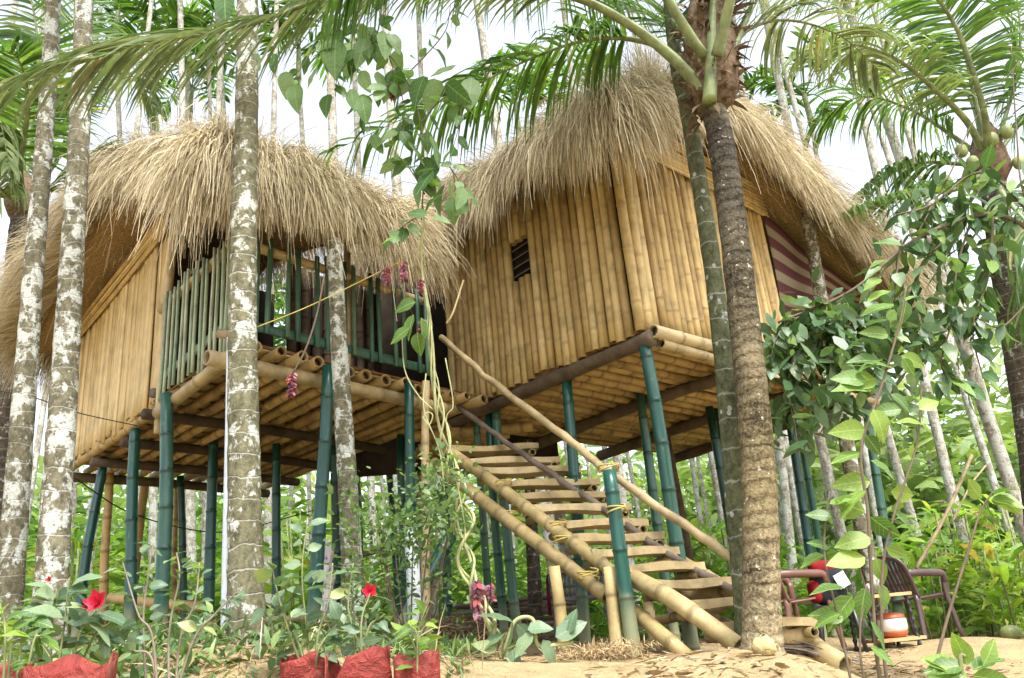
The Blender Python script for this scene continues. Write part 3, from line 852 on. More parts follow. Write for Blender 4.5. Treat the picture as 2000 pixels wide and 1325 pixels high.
while a > 0.05:
    for d in (0.0, 0.085):
        w = random.uniform(0.010, 0.014)
        v, f = plank(PL(a - d + random.uniform(-.01, .01), -0.09, random.uniform(-0.12, -0.02)), PL(a - d + random.uniform(-.015, .015), -0.095, random.uniform(0.90, 0.98)), w, 0.012, up=BL, n=6, wob=0.06)
        mesh_obj('baluster', v, f, M['pale_green'], hutL)
    a -= 0.20
bb = 0.08
while bb < 1.95:
    for d in (0.0, 0.10):
        w = random.uniform(0.015, 0.020)
        v, f = plank(PL(-0.07, bb + d + random.uniform(-.008, .008), random.uniform(0.08, 0.12)), PL(-0.075, bb + d + random.uniform(-.015, .015), random.uniform(0.90, 0.96)), w, 0.012, up=-AL, n=6, wob=0.06)
        mesh_obj('baluster', v, f, M['baluster_green'], hutL)
    bb += 0.285
v, f = tube([PL(-0.02, 0.98, -0.28), PL(-0.02, 1.0, 1.2)], 0.032, 9)
mesh_obj('rail_post', v, f, M['pale_bamboo'], hutL)
# floor: joists along A with their ends showing, beams along B below
bb = 0.02
while bb < WIDTH + .02:
    culm(hutL, 'joist', PL(-0.16 + random.uniform(-.08, .06), bb, -0.085), PL(DEPTH + 0.08, bb + random.uniform(-.03, .03), -0.085), random.uniform(0.043, 0.054), 'floor_bamboo', node=0.36, bend=0.012)
    bb += random.uniform(0.15, 0.24)
for k in range(18):      # split laths seen between the joists
    aa = 0.05 + 0.24 * k
    v, f = plank(PL(aa, -0.02, -0.025), PL(aa + random.uniform(-.03, .03), WIDTH, -0.025), 0.085, 0.012)
    mesh_obj('floor_lath', v, f, M['floor_bamboo'], hutL)
mesh_obj('floor_deck', *box(PL(2.1, 1.25, 0.0), AL * 2.15, BL * 1.28, UPV * 0.011), M['mat_brown'], hutL, False)
culm(hutL, 'floor_beam', PL(-0.06, -0.30, -0.19), PL(-0.06, 2.2, -0.20), 0.06, 'pale_bamboo', node=0.45, bend=0.02)
culm(hutL, 'floor_beam', PL(1.42, -0.08, -0.19), PL(-0.05, -0.08, -0.10), 0.055, 'pale_bamboo', node=0.45, bend=0.015)
for aa, b0, rr_ in ((1.5, -0.18, 0.05), (2.5, -0.02, 0.05), (3.4, -0.02, 0.05), (4.2, -0.05, 0.055)):
    v, f = tube(spline([PL(aa, b0, -0.19), PL(aa, 1.2, -0.17), PL(aa, WIDTH, -0.2)], 10), rr_, 9)
    mesh_obj('floor_beam', v, f, M['dark_timber'], hutL)
v, f = tube(spline([W(296, 768, 6.55), W(345, 772, 6.75), W(420, 795, 7.1)], 8), [0.045, .043, .042, .04, .04, .04, .04, .04], 10)
mesh_obj('log_stub', v, f, M['grey_stick'], hutL)
culm(hutL, 'corner_stub', W(428, 652, 5.35), W(480, 658, 5.3), 0.035, 'pale_bamboo')
for t, b, r_, dy, mt_ in (((326, 770), (314, 1150), 0.062, 0, 'green_paint'), ((264, 840), (258, 1130), 0.06, -0.05, 'green_paint'), ((204, 895), (160, 1180), 0.056, -0.2, 'green_paint'),
                          ((417, 862), (408, 1225), 0.06, 0, 'green_paint'), ((540, 868), (541, 1250), 0.052, 0, 'green_paint'), ((641, 715), (621, 1030), 0.058, 0, 'green_paint'),
                          ((799, 748), (806, 1000), 0.052, 0.1, 'green_paint'), ((782, 850), (788, 1010), 0.05, 0.1, 'green_paint'), ((653, 860), (652, 1180), 0.056, 0.2, 'green_paint'),
                          ((867, 890), (872, 1270), 0.06, 0.1, 'green_paint'), ((760, 920), (780, 1230), 0.05, .1, 'green_paint'), ((500, 800), (505, 1230), 0.05, 0.1, 'green_paint'),
                          ((215, 925), (207, 1160), 0.055, 0.1, 'floor_bamboo'), ((285, 935), (262, 1150), 0.06, 0.1, 'floor_bamboo'), ((352, 930), (356, 1150), 0.05, 0.1, 'green_paint'),
                          ((345, 940), (345, 1120), 0.035, 0.2, 'floor_bamboo'), ((832, 745), (834, 975), 0.042, 0.0, 'pale_bamboo'), ((696, 905), (702, 1120), 0.045, 0.2, 'green_paint')):
    post(hutL, t, b, r_, mt_, dy=dy)
culm(hutL, 'brace', W(880, 1045, 6.9), W(748, 1290, 6.6), 0.06, 'green_paint')
# areca trunk carrying the front eave
q = spline([W(699, 1320, 5.35), W(682, 1000, 5.33), W(664, 700, 5.28), W(652, 470, 5.25)], 44)
v, f = tube(q, np.linspace(0.075, 0.055, 44) * (1 + 0.03 * np.sin(np.arange(44) * 2.1)), 14)
mesh_obj('trunk_post', v, f, M['areca_bark_white'], hutL)['label'] = 'lichened areca trunk tied to the balcony as eave post'
gable_roof(hutL, PL(0, 0), AL, BL, -0.5, 2.1, 4.6, 1.28, 2.22, 1.5, -0.50, 1.30, 48000, 0.14, 0.05, 0.17, lmul=0.72)
v, f = plank(PL(2.1, -0.7, 2.36), PL(2.05, 0.1, 2.33), 0.06, 0.02)
mesh_obj('ridge_board', v, f, M['floor_bamboo'], hutL)

# ---------------------------------------------------------------- stairs
stair = thing('bamboo_staircase', W(1480, 1262, 5.1), 'bamboo staircase with hewn treads and pole handrails rising to the landing', 'staircase')
NT = 13
TL = [(1412, 1222), (1340, 1180), (1285, 1141), (1228, 1108), (1165, 1079), (1128, 1051), (1090, 1023), (1042, 992), (1012, 968), (985, 944), (944, 918), (912, 900), (888, 877)]
TR = [(1592, 1226), (1506, 1182), (1442, 1145), (1370, 1112), (1322, 1082), (1294, 1056), (1262, 1027), (1228, 1000), (1193, 973), (1167, 948), (1131, 927), (1090, 903), (1046, 872)]
def SY(y): return 4.95 + (y - 6.15) * 1.05          # depth along the flight
for i in range(NT):
    t = i / (NT - 1)
    yl = 5.0 + 2.05 * t
    p = W(TL[i][0] - 10, TL[i][1] + 2, yl); p1 = W(TR[i][0] + 4, TR[i][1], yl + 0.22)
    p1[2] = p[2] + (p1[2] - p[2]) * 0.4
    qd = nrm(p1 - p)
    back = nrm(np.cross(UPV, qd))
    if back[1] < 0: back = -back
    v, f = plank(p + back * 0.08, p1 + back * 0.08, 0.11, 0.032, n=12, wob=0.1)
    mesh_obj('tread', v, f, M['tread_wood'], stair, False)
    for e in (p + qd * 0.06, p1 - qd * 0.07):      # short culms carrying each tread
        culm(stair, 'tread_support', e - UPV * 0.062 - back * 0.06, e - UPV * 0.062 + back * 0.24, 0.034, 'stair_bamboo', node=0.25)
# stringers
for pts, r_ in (([(862, 872, 8.1), (1020, 985, 7.45), (1196, 1118, 6.75)], 0.05), ([(848, 905, 8.1), (1010, 1040, 7.4), (1186, 1166, 6.7)], 0.056),
                ([(1238, 1130, 6.55), (1335, 1200, 6.3), (1442, 1262, 6.05)], 0.058), ([(1240, 1195, 6.6), (1345, 1285, 6.2)], 0.05),
                ([(1175, 990, 8.0), (1330, 1085, 7.3), (1470, 1180, 6.7)], 0.05), ([(1555, 1235, 6.6), (1650, 1300, 6.25)], 0.07)):
    P = [W(q[0], q[1], SY(q[2])) for q in pts]
    culm(stair, 'stringer', P[0], P[-1], r_, 'stair_bamboo', node=0.3, bend=0.025)
# handrails
for pts, r_ in (([(862, 658, 8.0), (960, 745, 7.6), (1100, 850, 7.0), (1190, 922, 6.6), (1335, 1025, 6.4), (1470, 1118, 6.2)], 0.03),
                ([(868, 775, 8.7), (1000, 872, 8.1), (1170, 988, 7.5), (1310, 1085, 7.0), (1470, 1172, 6.5)], 0.026)):
    P = spline([W(q[0], q[1], SY(q[2])) for q in pts], 36)
    v, f = tube(P + RNG.normal(0, 0.004, P.shape), r_ * (1 + 0.07 * np.sin(np.arange(36) * 1.9)), 9)
    mesh_obj('handrail', v, f, M['grey_stick' if r_ < .03 else 'pale_bamboo'], stair)
post(stair, (1190, 920), (1240, 1290), 0.056, Y=SY(6.45))
post(stair, (1190, 1108), (1216, 1295), 0.05, 'stair_bamboo', Y=SY(6.5))
post(stair, (1082, 1106), (1103, 1280), 0.05, 'stair_bamboo', Y=SY(6.75))
post(stair, (1265, 1175), (1275, 1275), 0.045, 'tread_wood', Y=SY(6.9))
for (q0, q1) in (((1180, 1110), (1460, 1235)), ((1275, 1215), (1420, 1185))):
    culm(stair, 'cross_pole', W(*q0, SY(6.9)), W(*q1, SY(6.8)), 0.035, 'stair_bamboo')
v, f = plank(W(1500, 1240, SY(6.4)), W(1585, 1243, SY(6.45)), 0.05, 0.05)
mesh_obj('step_block', v, f, M['tread_wood'], stair)
v, f = plank(W(1330, 1158, SY(6.9)), W(1460, 1165, SY(6.8)), 0.02, 0.06)
mesh_obj('step_block', v, f, M['tread_wood'], stair)
for (x, y, Y, rr_) in ((1190, 922, 6.55, .07), (1205, 1003, 6.42, .062), (1150, 1130, 6.75, .072), (1198, 1130, 6.6, .06), (1100, 1060, 7.05, .07), (1000, 1010, 7.5, .07), (985, 950, 7.55, .065), (1090, 1032, 7.15, .065)):
    c = W(x, y, SY(Y))
    th = np.linspace(0, 2 * math.pi * 2.2, 34)
    P = np.stack([c[0] + rr_ * np.cos(th), c[1] + rr_ * np.sin(th), c[2] + 0.03 * np.sin(th * .5) + 0.004 * th], 1)
    v, f = tube(P, 0.006, 5)
    mesh_obj('lashing', v, f, M['cord_yellow'], stair)
# landing between the huts
landing = thing('bamboo_landing', W(900, 1240, 8.6), 'dark bamboo landing bridging the two huts at the stair head', 'landing')
lp = WZ(840, 828, FLOOR - .1); lq = WZ(1000, 815, FLOOR - .1)
for k in range(8):
    o_ = A3(-0.05, 0.17, 0) * k
    culm(landing, 'landing_pole', lp + o_ - UPV * .05, lq + o_ + A3(.1, .05, -.05), 0.05, 'floor_bamboo')
culm(landing, 'landing_beam', lp + A3(-.2, -.08, -.14), lq + A3(.2, -.08, -.14), 0.06, 'floor_bamboo')
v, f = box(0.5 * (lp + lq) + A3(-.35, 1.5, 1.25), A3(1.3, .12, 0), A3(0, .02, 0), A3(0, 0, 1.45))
mesh_obj('shade_screen', v, f, M['interior_shade'], landing, False)  # added dark sheet closing the bright gap, shade painted between the huts

# ================================================================== palms
def leaflets(S, D, L, width, up, droop, prof, nseg, twist=0.35):
    """pointed blades grown from S along D"""
    n = len(S)
    P = [S]; d = D.copy(); step = (L / nseg)[:, None]
    for k in range(nseg):
        d = d - UPV[None] * (droop * (0.5 + 0.5 * k))[:, None]
        d /= np.linalg.norm(d, axis=1)[:, None]
        P.append(P[-1] + d * step)
    P = np.stack(P, 1)
    sv = np.cross(P[:, -1] - P[:, 0], up + RNG.normal(0, twist, (n, 3)))
    sv /= np.linalg.norm(sv, axis=1)[:, None] + 1e-9
    wd = np.asarray(prof)[None, :, None] * width[:, None, None] * 0.5
    V = np.stack([P - sv[:, None] * wd, P + sv[:, None] * wd], 2).reshape(-1, 3)
    base = (np.arange(n) * (nseg + 1) * 2)[:, None] + (np.arange(nseg) * 2)[None]
    f = np.stack([base, base + 1, base + 3, base + 2], -1).reshape(-1, 4)
    return V, f

PROF4 = [0.55, 1.0, 0.85, 0.55, 0.05]
def frond_geo(pts, Lmax, n, s0=0.22, droop=0.12, width=0.027, fwd=(0.35, 1.1), lift=0.25, sides=(1, -1), nseg=4, pw=0.7, prof=None):
    C = spline(pts, 60)
    T, _, _ = frames(C)
    Vs, Fs, Rs, off = [], [], [], 0
    for sg in sides:
        s = np.sort(RNG.uniform(s0, 0.995, n)) * 59
        i = np.clip(s.astype(int), 0, 58); t = (s - i)[:, None]
        S = C[i] * (1 - t) + C[i + 1] * t
        Tn = T[i]
        Sd = np.cross(Tn, UPV[None]); Sd /= np.linalg.norm(Sd, axis=1)[:, None] + 1e-9
        Un = np.cross(Sd, Tn)
        q = (s / 59 - s0) / (1 - s0)
        fw = fwd[0] + (fwd[1] - fwd[0]) * q
        D = sg * Sd + Tn * fw[:, None] + Un * lift + RNG.normal(0, 0.07, (n, 3))
        D /= np.linalg.norm(D, axis=1)[:, None]
        L = Lmax * np.sin(math.pi * (0.14 + 0.78 * q)) ** pw * RNG.uniform(0.85, 1.1, n)
        V, F = leaflets(S, D, L, width * RNG.uniform(0.8, 1.15, n), Un, droop * RNG.uniform(0.6, 1.5, n), prof or PROF4, nseg)
        Vs.append(V); Fs.append(F + off); off += len(V)
        Rs.append(np.repeat(np.clip(RNG.normal(0.45, 0.22, n), 0, 1), (nseg + 1) * 2))
    return C, np.concatenate(Vs), np.concatenate(Fs), np.concatenate(Rs)

def frond(parent, pts, Lmax, n, mat='frond', r0=0.03, **k):
    C, V, F, Rn = frond_geo(pts, Lmax, n, **k)
    o = mesh_obj('frond', V, F, M[mat], parent, False, Rn)
    v, f = tube(C, np.linspace(1, 0.12, 60) ** 1.3 * r0, 7, squash=0.7)
    mesh_obj('rachis', v, f, M['petiole'], o)
    return o

def trunk_mesh(P, r0, r1, mat, parent, seg=14, ringstep=2, bulge=0.03, flare=0.0, name='trunk'):
    n = len(P)
    rad = np.linspace(r0, r1, n) * (1 + bulge * ((np.arange(n) % ringstep) == 0)) * (1 + 0.02 * np.sin(np.arange(n) * 0.7))
    rad = rad * (1 + flare * np.exp(-np.linspace(0, 1, n) * 16))
    v, f = tube(P, rad, seg)
    return mesh_obj(name, v, f, M[mat], parent)

# ---- areca crowns shared by the plantation palms
def crown_geo(seed, nf=9, Lf=1.9):
    random.seed(seed)
    Vs, Fs, Rs, off = [], [], [], 0
    for k in range(nf):
        az = k * 2.4 + random.uniform(-.3, .3); el = random.uniform(0.35, 1.35)
        d = A3(math.cos(az), math.sin(az), 0)
        L = Lf * random.uniform(0.8, 1.1)
        p = [A3(0, 0, 0), d * L * .35 * math.cos(el) + UPV * L * .42 * math.sin(el), d * L * .7 * math.cos(el * .8) + UPV * L * .55 * math.sin(el), d * L * (0.95 * math.cos(el * .7)) + UPV * L * (.62 * math.sin(el) - 0.25)]
        C, V, F, Rn = frond_geo(p, 0.62, 20, s0=0.2, droop=0.16, width=0.075, nseg=3, prof=[0.5, 1, 0.85, 0.12], lift=0.3)
        tv, tf = tube(C[::6], np.linspace(0.022, 0.006, 10), 4, cap=False)
        Vs += [V, tv]; Fs += [F + off, np.array(tf) + off + len(V)]
        Rs += [Rn, np.full(len(tv), 0.5)]
        off += len(V) + len(tv)
    return np.concatenate(Vs), np.concatenate(Fs), np.concatenate(Rs)
CROWNS = []
for sd_ in range(4):
    V, F, Rn = crown_geo(20 + sd_)
    o = mesh_obj('crown', V, F, M['frond_far'], None, False, Rn)
    CROWNS.append(o.data); bpy.data.objects.remove(o)
shaft_v, shaft_f = tube(spline([(0, 0, -0.9), (0, 0, -0.5), (0, 0, 0.05)], 8), np.linspace(0.075, 0.055, 8), 8)
SHAFT = mesh_obj('crown_shaft', shaft_v, shaft_f, M['petiole'])
SHAFT_ME = SHAFT.data; bpy.data.objects.remove(SHAFT)

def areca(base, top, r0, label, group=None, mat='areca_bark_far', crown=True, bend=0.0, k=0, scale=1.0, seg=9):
    t = thing('areca_palm', base, label, 'palm', group)
    base, top = np.asarray(base, float), np.asarray(top, float)
    side = A3(math.cos(k * 1.7), math.sin(k * 1.7), 0)
    n = 46
    s = np.linspace(0, 1, n)[:, None]
    P = base - UPV * 0.1 + (top - base + UPV * 0.1) * s + side * bend * np.sin(s * math.pi)
    trunk_mesh(P, r0, r0 * 0.62, mat, t, seg=seg)
    if crown:
        for me, dz in ((CROWNS[k % 4], 0.75), (SHAFT_ME, 0.8)):
            c = bpy.data.objects.new('crown' if dz == 0.75 else 'crown_shaft', me)
            COL.objects.link(c); c.parent = t
            c.location = Vector(top - base + UPV * dz * scale)
            c.rotation_euler = (0, 0, k * 0.9); c.scale = (scale,) * 3
    return t

def areca_px(xt, yt, xl, yl, Y, r0, label, group=None, **k):
    """trunk through two photo pixels at depth Y, extended down to the soil"""
    p, q = W(xt, yt, Y), W(xl, yl, Y)
    d = nrm(q - p)
    t = np.linalg.norm(q - p)
    while (p + d * t)[2] > G(*(p + d * t)[:2]): t += 0.05
    return areca(p + d * t, p, r0, label, group, **k)

random.seed(3)
GP = 'areca palms of the plantation behind the huts'
far = [(297, 150, 297, 290, 15, .085, 'areca palm just left of the highest hump of the left roof'),
       (349, -120, 357, 270, 13, .085, 'tall straight areca palm rising behind the left roof, its crown out of the picture'),
       (408, 130, 413, 240, 18, .08, 'areca palm with dark ragged crown behind the left roof'),
       (415, -120, 437, 230, 15, .08, 'areca palm leaning slightly beside the big lichened trunk, far behind'),
       (632, -150, 645, 290, 9.6, .085, 'pale areca trunk rising above the middle of the left roof'),
       (740, -130, 777, 350, 10, .095, 'areca trunk behind the climbing vine above the roof valley'),
       (908, -160, 986, 325, 11, .085, 'leaning white areca trunk above the valley between both roofs'),
       (1455, -160, 1528, 220, 11, .085, 'pale leaning areca trunk behind the right roof, beside the coconut crown'),
       (1588, 800, 1652, 1085, 11, .075, 'white areca trunk standing under the right hut verandah end'),
       (1798, 690, 1866, 985, 12, .08, 'slim white areca trunk right of the stilts, leaning left'),
       (1900, 735, 1992, 1005, 9.6, .085, 'pale brown-speckled areca trunk at the right edge leaning left'),
       (1512, 800, 1546, 1110, 13, .075, 'white areca trunk seen just right of the coconut trunk below the hut'),
       (583, 150, 590, 260, 15, .08, 'areca palm with bright crown between the big trunk and the vine'),
       (372, 215, 374, 270, 19, .08, 'areca palm whose crown hangs low over the left roof crest'),
       (1012, 250, 1018, 320, 17, .08, 'areca palm with green crown over the valley between both roofs'),
       (1128, 205, 1135, 300, 20, .08, 'small far areca crown peeping over the left slope of the right roof'),
       (225, 70, 235, 280, 15, .08, 'areca palm with bright crown behind the arching grey frond'),
       (1585, 240, 1600, 330, 15, .08, 'yellow-green areca crown beside the right roof slope')]
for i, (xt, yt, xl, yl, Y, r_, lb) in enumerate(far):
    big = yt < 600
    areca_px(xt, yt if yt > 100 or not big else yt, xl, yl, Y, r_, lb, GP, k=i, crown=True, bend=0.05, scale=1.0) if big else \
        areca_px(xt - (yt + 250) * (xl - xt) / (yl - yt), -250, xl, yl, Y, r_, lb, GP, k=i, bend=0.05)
spots = [(-9.5, 13), (-7, 12.6), (-5.4, 13.4), (-4.1, 12.5), (-2.7, 13.8), (-1.4, 12.3), (0.3, 12.6), (1.5, 12.8), (2.9, 12.0), (4.4, 13.2), (6.2, 13), (8.4, 14), (10, 17),
         (-11, 19), (-9, 21), (-7.5, 23), (-5.5, 20.5), (-3.9, 22), (-2.2, 21), (-0.4, 20), (1.2, 22), (2.8, 20), (4.6, 21.5), (6.4, 20), (8.6, 22), (11, 21), (13.5, 23), (-13.5, 24),
         (-10, 15.5), (-12, 17), (-6.6, 21.5), (-8.5, 18.8), (-4.9, 19.5), (-3.1, 19.2), (-1.3, 22.5), (0.4, 24), (3.6, 19.3), (5.4, 19.1), (7.4, 19.4), (9.2, 19.6), (10.4, 20.2), (7.9, 24), (6.9, 22.2), (12, 26), (-1.3, 26), (2.2, 27), (5.8, 26), (-4.6, 27), (9.5, 28), (-8.2, 29), (13, 30)]
ZONES = [(130, 'left of the left hut'), (450, 'seen between the stilts of the left hut'), (680, 'seen under the balcony'), (900, 'seen behind the flowering shrub'), (1190, 'seen behind the staircase'),
         (1480, 'seen between stair rail and coconut trunk'), (1720, 'seen under the right hut verandah'), (9999, 'standing right of the right hut')]
RANK = ['nearest', 'second nearest', 'third nearest', 'fourth nearest', 'fifth nearest', 'sixth nearest', 'seventh nearest', 'eighth nearest', 'ninth nearest', 'farthest']
cnt = {}
for i, (x, y) in enumerate(sorted(spots, key=lambda q: q[1])):
    z = float(G(x, y)); h = y * 0.98 + random.uniform(1.2, 3) if y < 19 else random.uniform(6.5, 8.5)
    pc = A3(x, y, z + 1) - CAMP
    px = 1000 + FPX * (pc @ _RT) / (pc @ _F)
    zn = [q for q in ZONES if px < q[0]][0][1]
    cnt[zn] = cnt.get(zn, 0) + 1
    areca((x, y, z), (x + random.uniform(-.5, .3), y + random.uniform(-.3, .3), z + h), random.uniform(0.065, 0.085),
          'pale areca palm %s, %s there' % (zn, RANK[min(cnt[zn] - 1, 9)]), GP, k=i, bend=random.uniform(-.15, .15), scale=random.uniform(0.85, 1.1))
# dark timber-like trunk beneath the right hut
areca(W(1048, 1245, 8.6), W(1030, 860, 8.8), 0.085, 'dark mossy trunk stump standing behind the staircase', None, mat='coconut_bark_far', crown=False)

# ---- near areca trunks in the left foreground
def near_trunk(pts, r0, r1, mat, label, k, roots=False):
    P = spline([W(*q) for q in pts], 120)
    base = P[0].copy(); base[2] = min(base[2], float(G(*base[:2])))
    P = np.vstack([base - UPV * 0.08, P])
    t = thing('areca_palm', base, label, 'palm', 'lichened areca palms in the left foreground')
    trunk_mesh(P, r0, r1, mat, t, seg=20, ringstep=5, bulge=0.035, flare=0.10)
    top = P[-1]
    for me, dz in ((CROWNS[k % 4], 1.4), (SHAFT_ME, 1.4)):
        c = bpy.data.objects.new('crown' if me is not SHAFT_ME else 'crown_shaft', me)
        COL.objects.link(c); c.parent = t; c.location = Vector(top - base + UPV * dz)
    if roots:
        mb = MB()
        for q in range(90):
            a = random.uniform(0, 6.28); r_ = random.uniform(0.09, 0.13)
            p0 = base + A3(math.cos(a) * r_, math.sin(a) * r_, random.uniform(0.02, 0.12))
            p2 = base + A3(math.cos(a) * r_ * 2.4, math.sin(a) * r_ * 2.4, -0.06)
            mb.add(*tube(spline([p0, (p0 + p2) / 2 + A3(0, 0, 0.03), p2], 5), random.uniform(0.006, 0.011), 5))
        o = mb.build('root_skirt', M['grey_stick'], t); o['kind'] = 'stuff'
    return t
near_trunk([(482, 1290, 4.3), (478, 1000, 4.3), (474, 600, 4.3), (482, 200, 4.3), (484, -250, 4.3)], 0.098, 0.066, 'areca_bark', 'thick lichen-spotted areca trunk before the balcony corner, aerial roots at its foot', 0, True)
near_trunk([(92, 1285, 4.5), (112, 950, 4.5), (135, 600, 4.5), (160, 150, 4.5), (168, -250, 4.5)], 0.090, 0.056, 'areca_bark_white', 'white-blotched areca trunk before the left hut wall', 1)
near_trunk([(10, 1260, 5.2), (38, 900, 5.2), (68, 500, 5.2), (98, 120, 5.2), (112, -200, 5.2)], 0.085, 0.052, 'areca_bark_white', 'leftmost foreground areca trunk, leaning right with pale upper half', 2)
near_trunk([(1462, 1240, 4.95), (1445, 1060, 4.95), (1402, 600, 4.95), (1345, 230, 4.95), (1318, 100, 4.95), (1290, -200, 4.95)], 0.072, 0.048, 'areca_bark_mossy', 'thin green-mossed areca trunk hugging the coconut palm in front of the right hut', 3)

# ---- main coconut palm
cb = W(1488, 1292, 4.55); cb[2] = float(G(*cb[:2]))
coco = thing('coconut_palm', cb, 'young coconut palm with ringed trunk at the stair foot, crown over the right roof', 'palm')
P = spline([cb - UPV * .1, W(1488, 1200, 4.55), W(1480, 900, 4.55), W(1445, 550, 4.55), W(1412, 300, 4.55), W(1392, 205, 4.55)], 150)
trunk_mesh(P, 0.108, 0.083, 'coconut_bark', coco, seg=22, ringstep=4, bulge=0.009, flare=0.45)
top = W(1390, 180, 4.55)
v, f = tube(spline([W(1392, 215, 4.55), W(1390, 150, 4.55), W(1383, 60, 4.55), W(1380, -60, 4.55)], 14), [0.10, 0.14, 0.165, 0.18, 0.19, 0.195, 0.19, 0.185, 0.18, 0.17, 0.15, 0.12, 0.09, 0.05], 16)
v = v + RNG.normal(0, 0.006, v.shape)
mesh_obj('fibre_sheath', v, f, M['fibre'], coco)
CF = [([(1405, 232, 4.52), (1330, 130, 4.44), (1215, 40, 4.4), (1085, -15, 4.35), (800, -60, 4.2), (500, 45, 4.0), (250, 95, 3.9), (-30, 190, 3.85)], 0.7, 140, 'frond_grey', 0.055, dict(s0=0.42, droop=0.2, fwd=(1.3, 2.2), lift=-0.1, width=0.022)),
      ([(1350, 130, 4.7), (1270, 85, 4.75), (1170, 75, 4.8), (1060, 105, 4.85), (900, 180, 4.95), (640, 300, 5.1)], 0.75, 105, 'frond', 0.036, dict(s0=0.3, droop=0.38, lift=0.1)),
      ([(1385, 200, 4.42), (1390, 60, 4.36), (1392, -80, 4.38), (1380, -420, 4.6)], 0.9, 60, 'frond', 0.072, dict(s0=0.5)),
      ([(1370, 130, 4.45), (1320, 20, 4.45), (1270, -90, 4.5), (1100, -300, 4.6)], 0.9, 60, 'frond', 0.055, dict(s0=0.45)),
      ([(1415, 150, 4.5), (1445, 70, 4.5), (1490, -20, 4.5), (1600, -200, 4.6)], 0.9, 60, 'frond', 0.045, dict(s0=0.45)),
      ([(1405, 130, 4.7), (1460, 60, 4.9), (1540, 40, 5.1), (1640, 70, 5.4), (1720, 140, 5.6)], 0.6, 60, 'frond_grey', 0.03, dict(s0=0.2, droop=0.3)),
      ([(1360, 110, 4.7), (1290, 20, 5.0), (1180, -40, 5.3), (1000, -70, 5.7), (820, -20, 6.0)], 0.9, 90, 'frond', 0.03, dict(s0=0.2, droop=0.4)),
      ([(1360, 110, 4.9), (1330, 60, 5.4), (1240, 20, 5.9), (1120, 30, 6.3)], 0.7, 60, 'frond', 0.03, dict(s0=0.25, droop=0.2)),
      ([(1400, 110, 4.3), (1440, -60, 4.0), (1480, -250, 3.6), (1500, -500, 3.2)], 0.9, 70, 'frond', 0.05, dict(s0=0.4)),
      ([(1375, 110, 4.3), (1200, -120, 4.0), (900, -200, 3.7), (760, -130, 3.6), (640, -10, 3.6)], 0.8, 90, 'frond', 0.04, dict(s0=0.35, droop=0.45))]
for pts, L, n, mt_, r_, k in CF:
    frond(coco, [W(*q) for q in pts], L, n, mt_, r_, **k)
n = 260
aa = RNG.uniform(0, 6.28, n); zz = RNG.random(n)
c0, c1 = W(1393, 225, 4.55), W(1382, 0, 4.55)
S = c0 + (c1 - c0) * zz[:, None] + np.stack([np.cos(aa), np.sin(aa), 0 * aa], 1) * (.12 + .07 * zz)[:, None]
D = np.stack([np.cos(aa) * .5, np.sin(aa) * .5, RNG.uniform(-.6, 1.0, n)], 1); D /= np.linalg.norm(D, axis=1)[:, None]
V, F = leaflets(S, D, RNG.uniform(.06, .2, n), RNG.uniform(.015, .05, n), np.stack([np.cos(aa), np.sin(aa), 0 * aa], 1), np.full(n, .2), [1, 1, .6, .1], 3, .3)
mesh_obj('fibre_rags', V, F, M['fibre'], coco, True)['kind'] = 'stuff'

# ---- coconut palm at the right edge
cr = W(2040, 1230, 8.2); cr[2] = float(G(*cr[:2]))
cocoR = thing('coconut_palm', cr, 'bearing coconut palm at the right edge, dark trunk and green nuts', 'palm')
P = spline([cr - UPV * .1, W(2025, 900, 8.2), W(1975, 600, 8.2), W(1945, 400, 8.2), W(1935, 330, 8.2)], 100)
trunk_mesh(P, 0.17, 0.13, 'coconut_bark_far', cocoR, seg=16, ringstep=4, bulge=0.02, flare=0.3)
C0 = W(1932, 325, 8.2)
v, f = tube(spline([W(1938, 360, 8.2), W(1930, 300, 8.2), W(1925, 240, 8.2)], 10), [0.14, .19, .22, .22, .21, .19, .17, .14, .1, .05], 12)
mesh_obj('fibre_sheath', v + RNG.normal(0, 0.012, v.shape), f, M['fibre'], cocoR)
for ends, mt_, L, dr in (([(1905, 200, 8.0), (1870, 60, 7.8), (1800, -60, 7.6)], 'frond', 1.0, .15), ([(1890, 240, 7.9), (1820, 170, 7.6), (1740, 110, 7.3), (1640, 85, 7.0), (1540, 110, 6.8)], 'frond_pale', 0.75, .35),
                         ([(1880, 280, 8.4), (1780, 215, 8.6), (1680, 190, 8.8), (1590, 240, 9.0)], 'frond', 1.0, .3), ([(1870, 320, 8.3), (1790, 320, 8.3), (1700, 360, 8.3), (1640, 430, 8.2)], 'frond', 0.9, .4),
                         ([(1870, 370, 7.9), (1760, 380, 7.6), (1640, 420, 7.3)], 'frond', 0.7, .3), ([(1960, 240, 8.0), (1990, 120, 7.9), (1980, -20, 7.7), (1900, -150, 7.6)], 'frond', 1.0, .2),
                         ([(1980, 260, 8.2), (2060, 160, 8.2), (2180, 120, 8.2)], 'frond', 1.0, .3), ([(1890, 180, 8.6), (1800, 60, 9.0), (1650, -30, 9.4), (1500, -10, 9.7)], 'frond_pale', 1.0, .2),
                         ([(1960, 380, 7.9), (2030, 480, 7.6), (2060, 650, 7.4)], 'frond', 0.9, .4), ([(1890, 400, 8.5), (1830, 470, 8.6), (1800, 600, 8.7)], 'frond', 0.9, .4),
                         ([(1920, 210, 7.7), (1860, 40, 7.3), (1760, -60, 6.9), (1620, -60, 6.6)], 'frond', 1.0, .3)):
    frond(cocoR, [C0 + (W(*ends[0]) - C0) * .15] + [W(*q) for q in ends], L, 80, mt_, 0.05, s0=0.3, droop=dr, width=0.034)
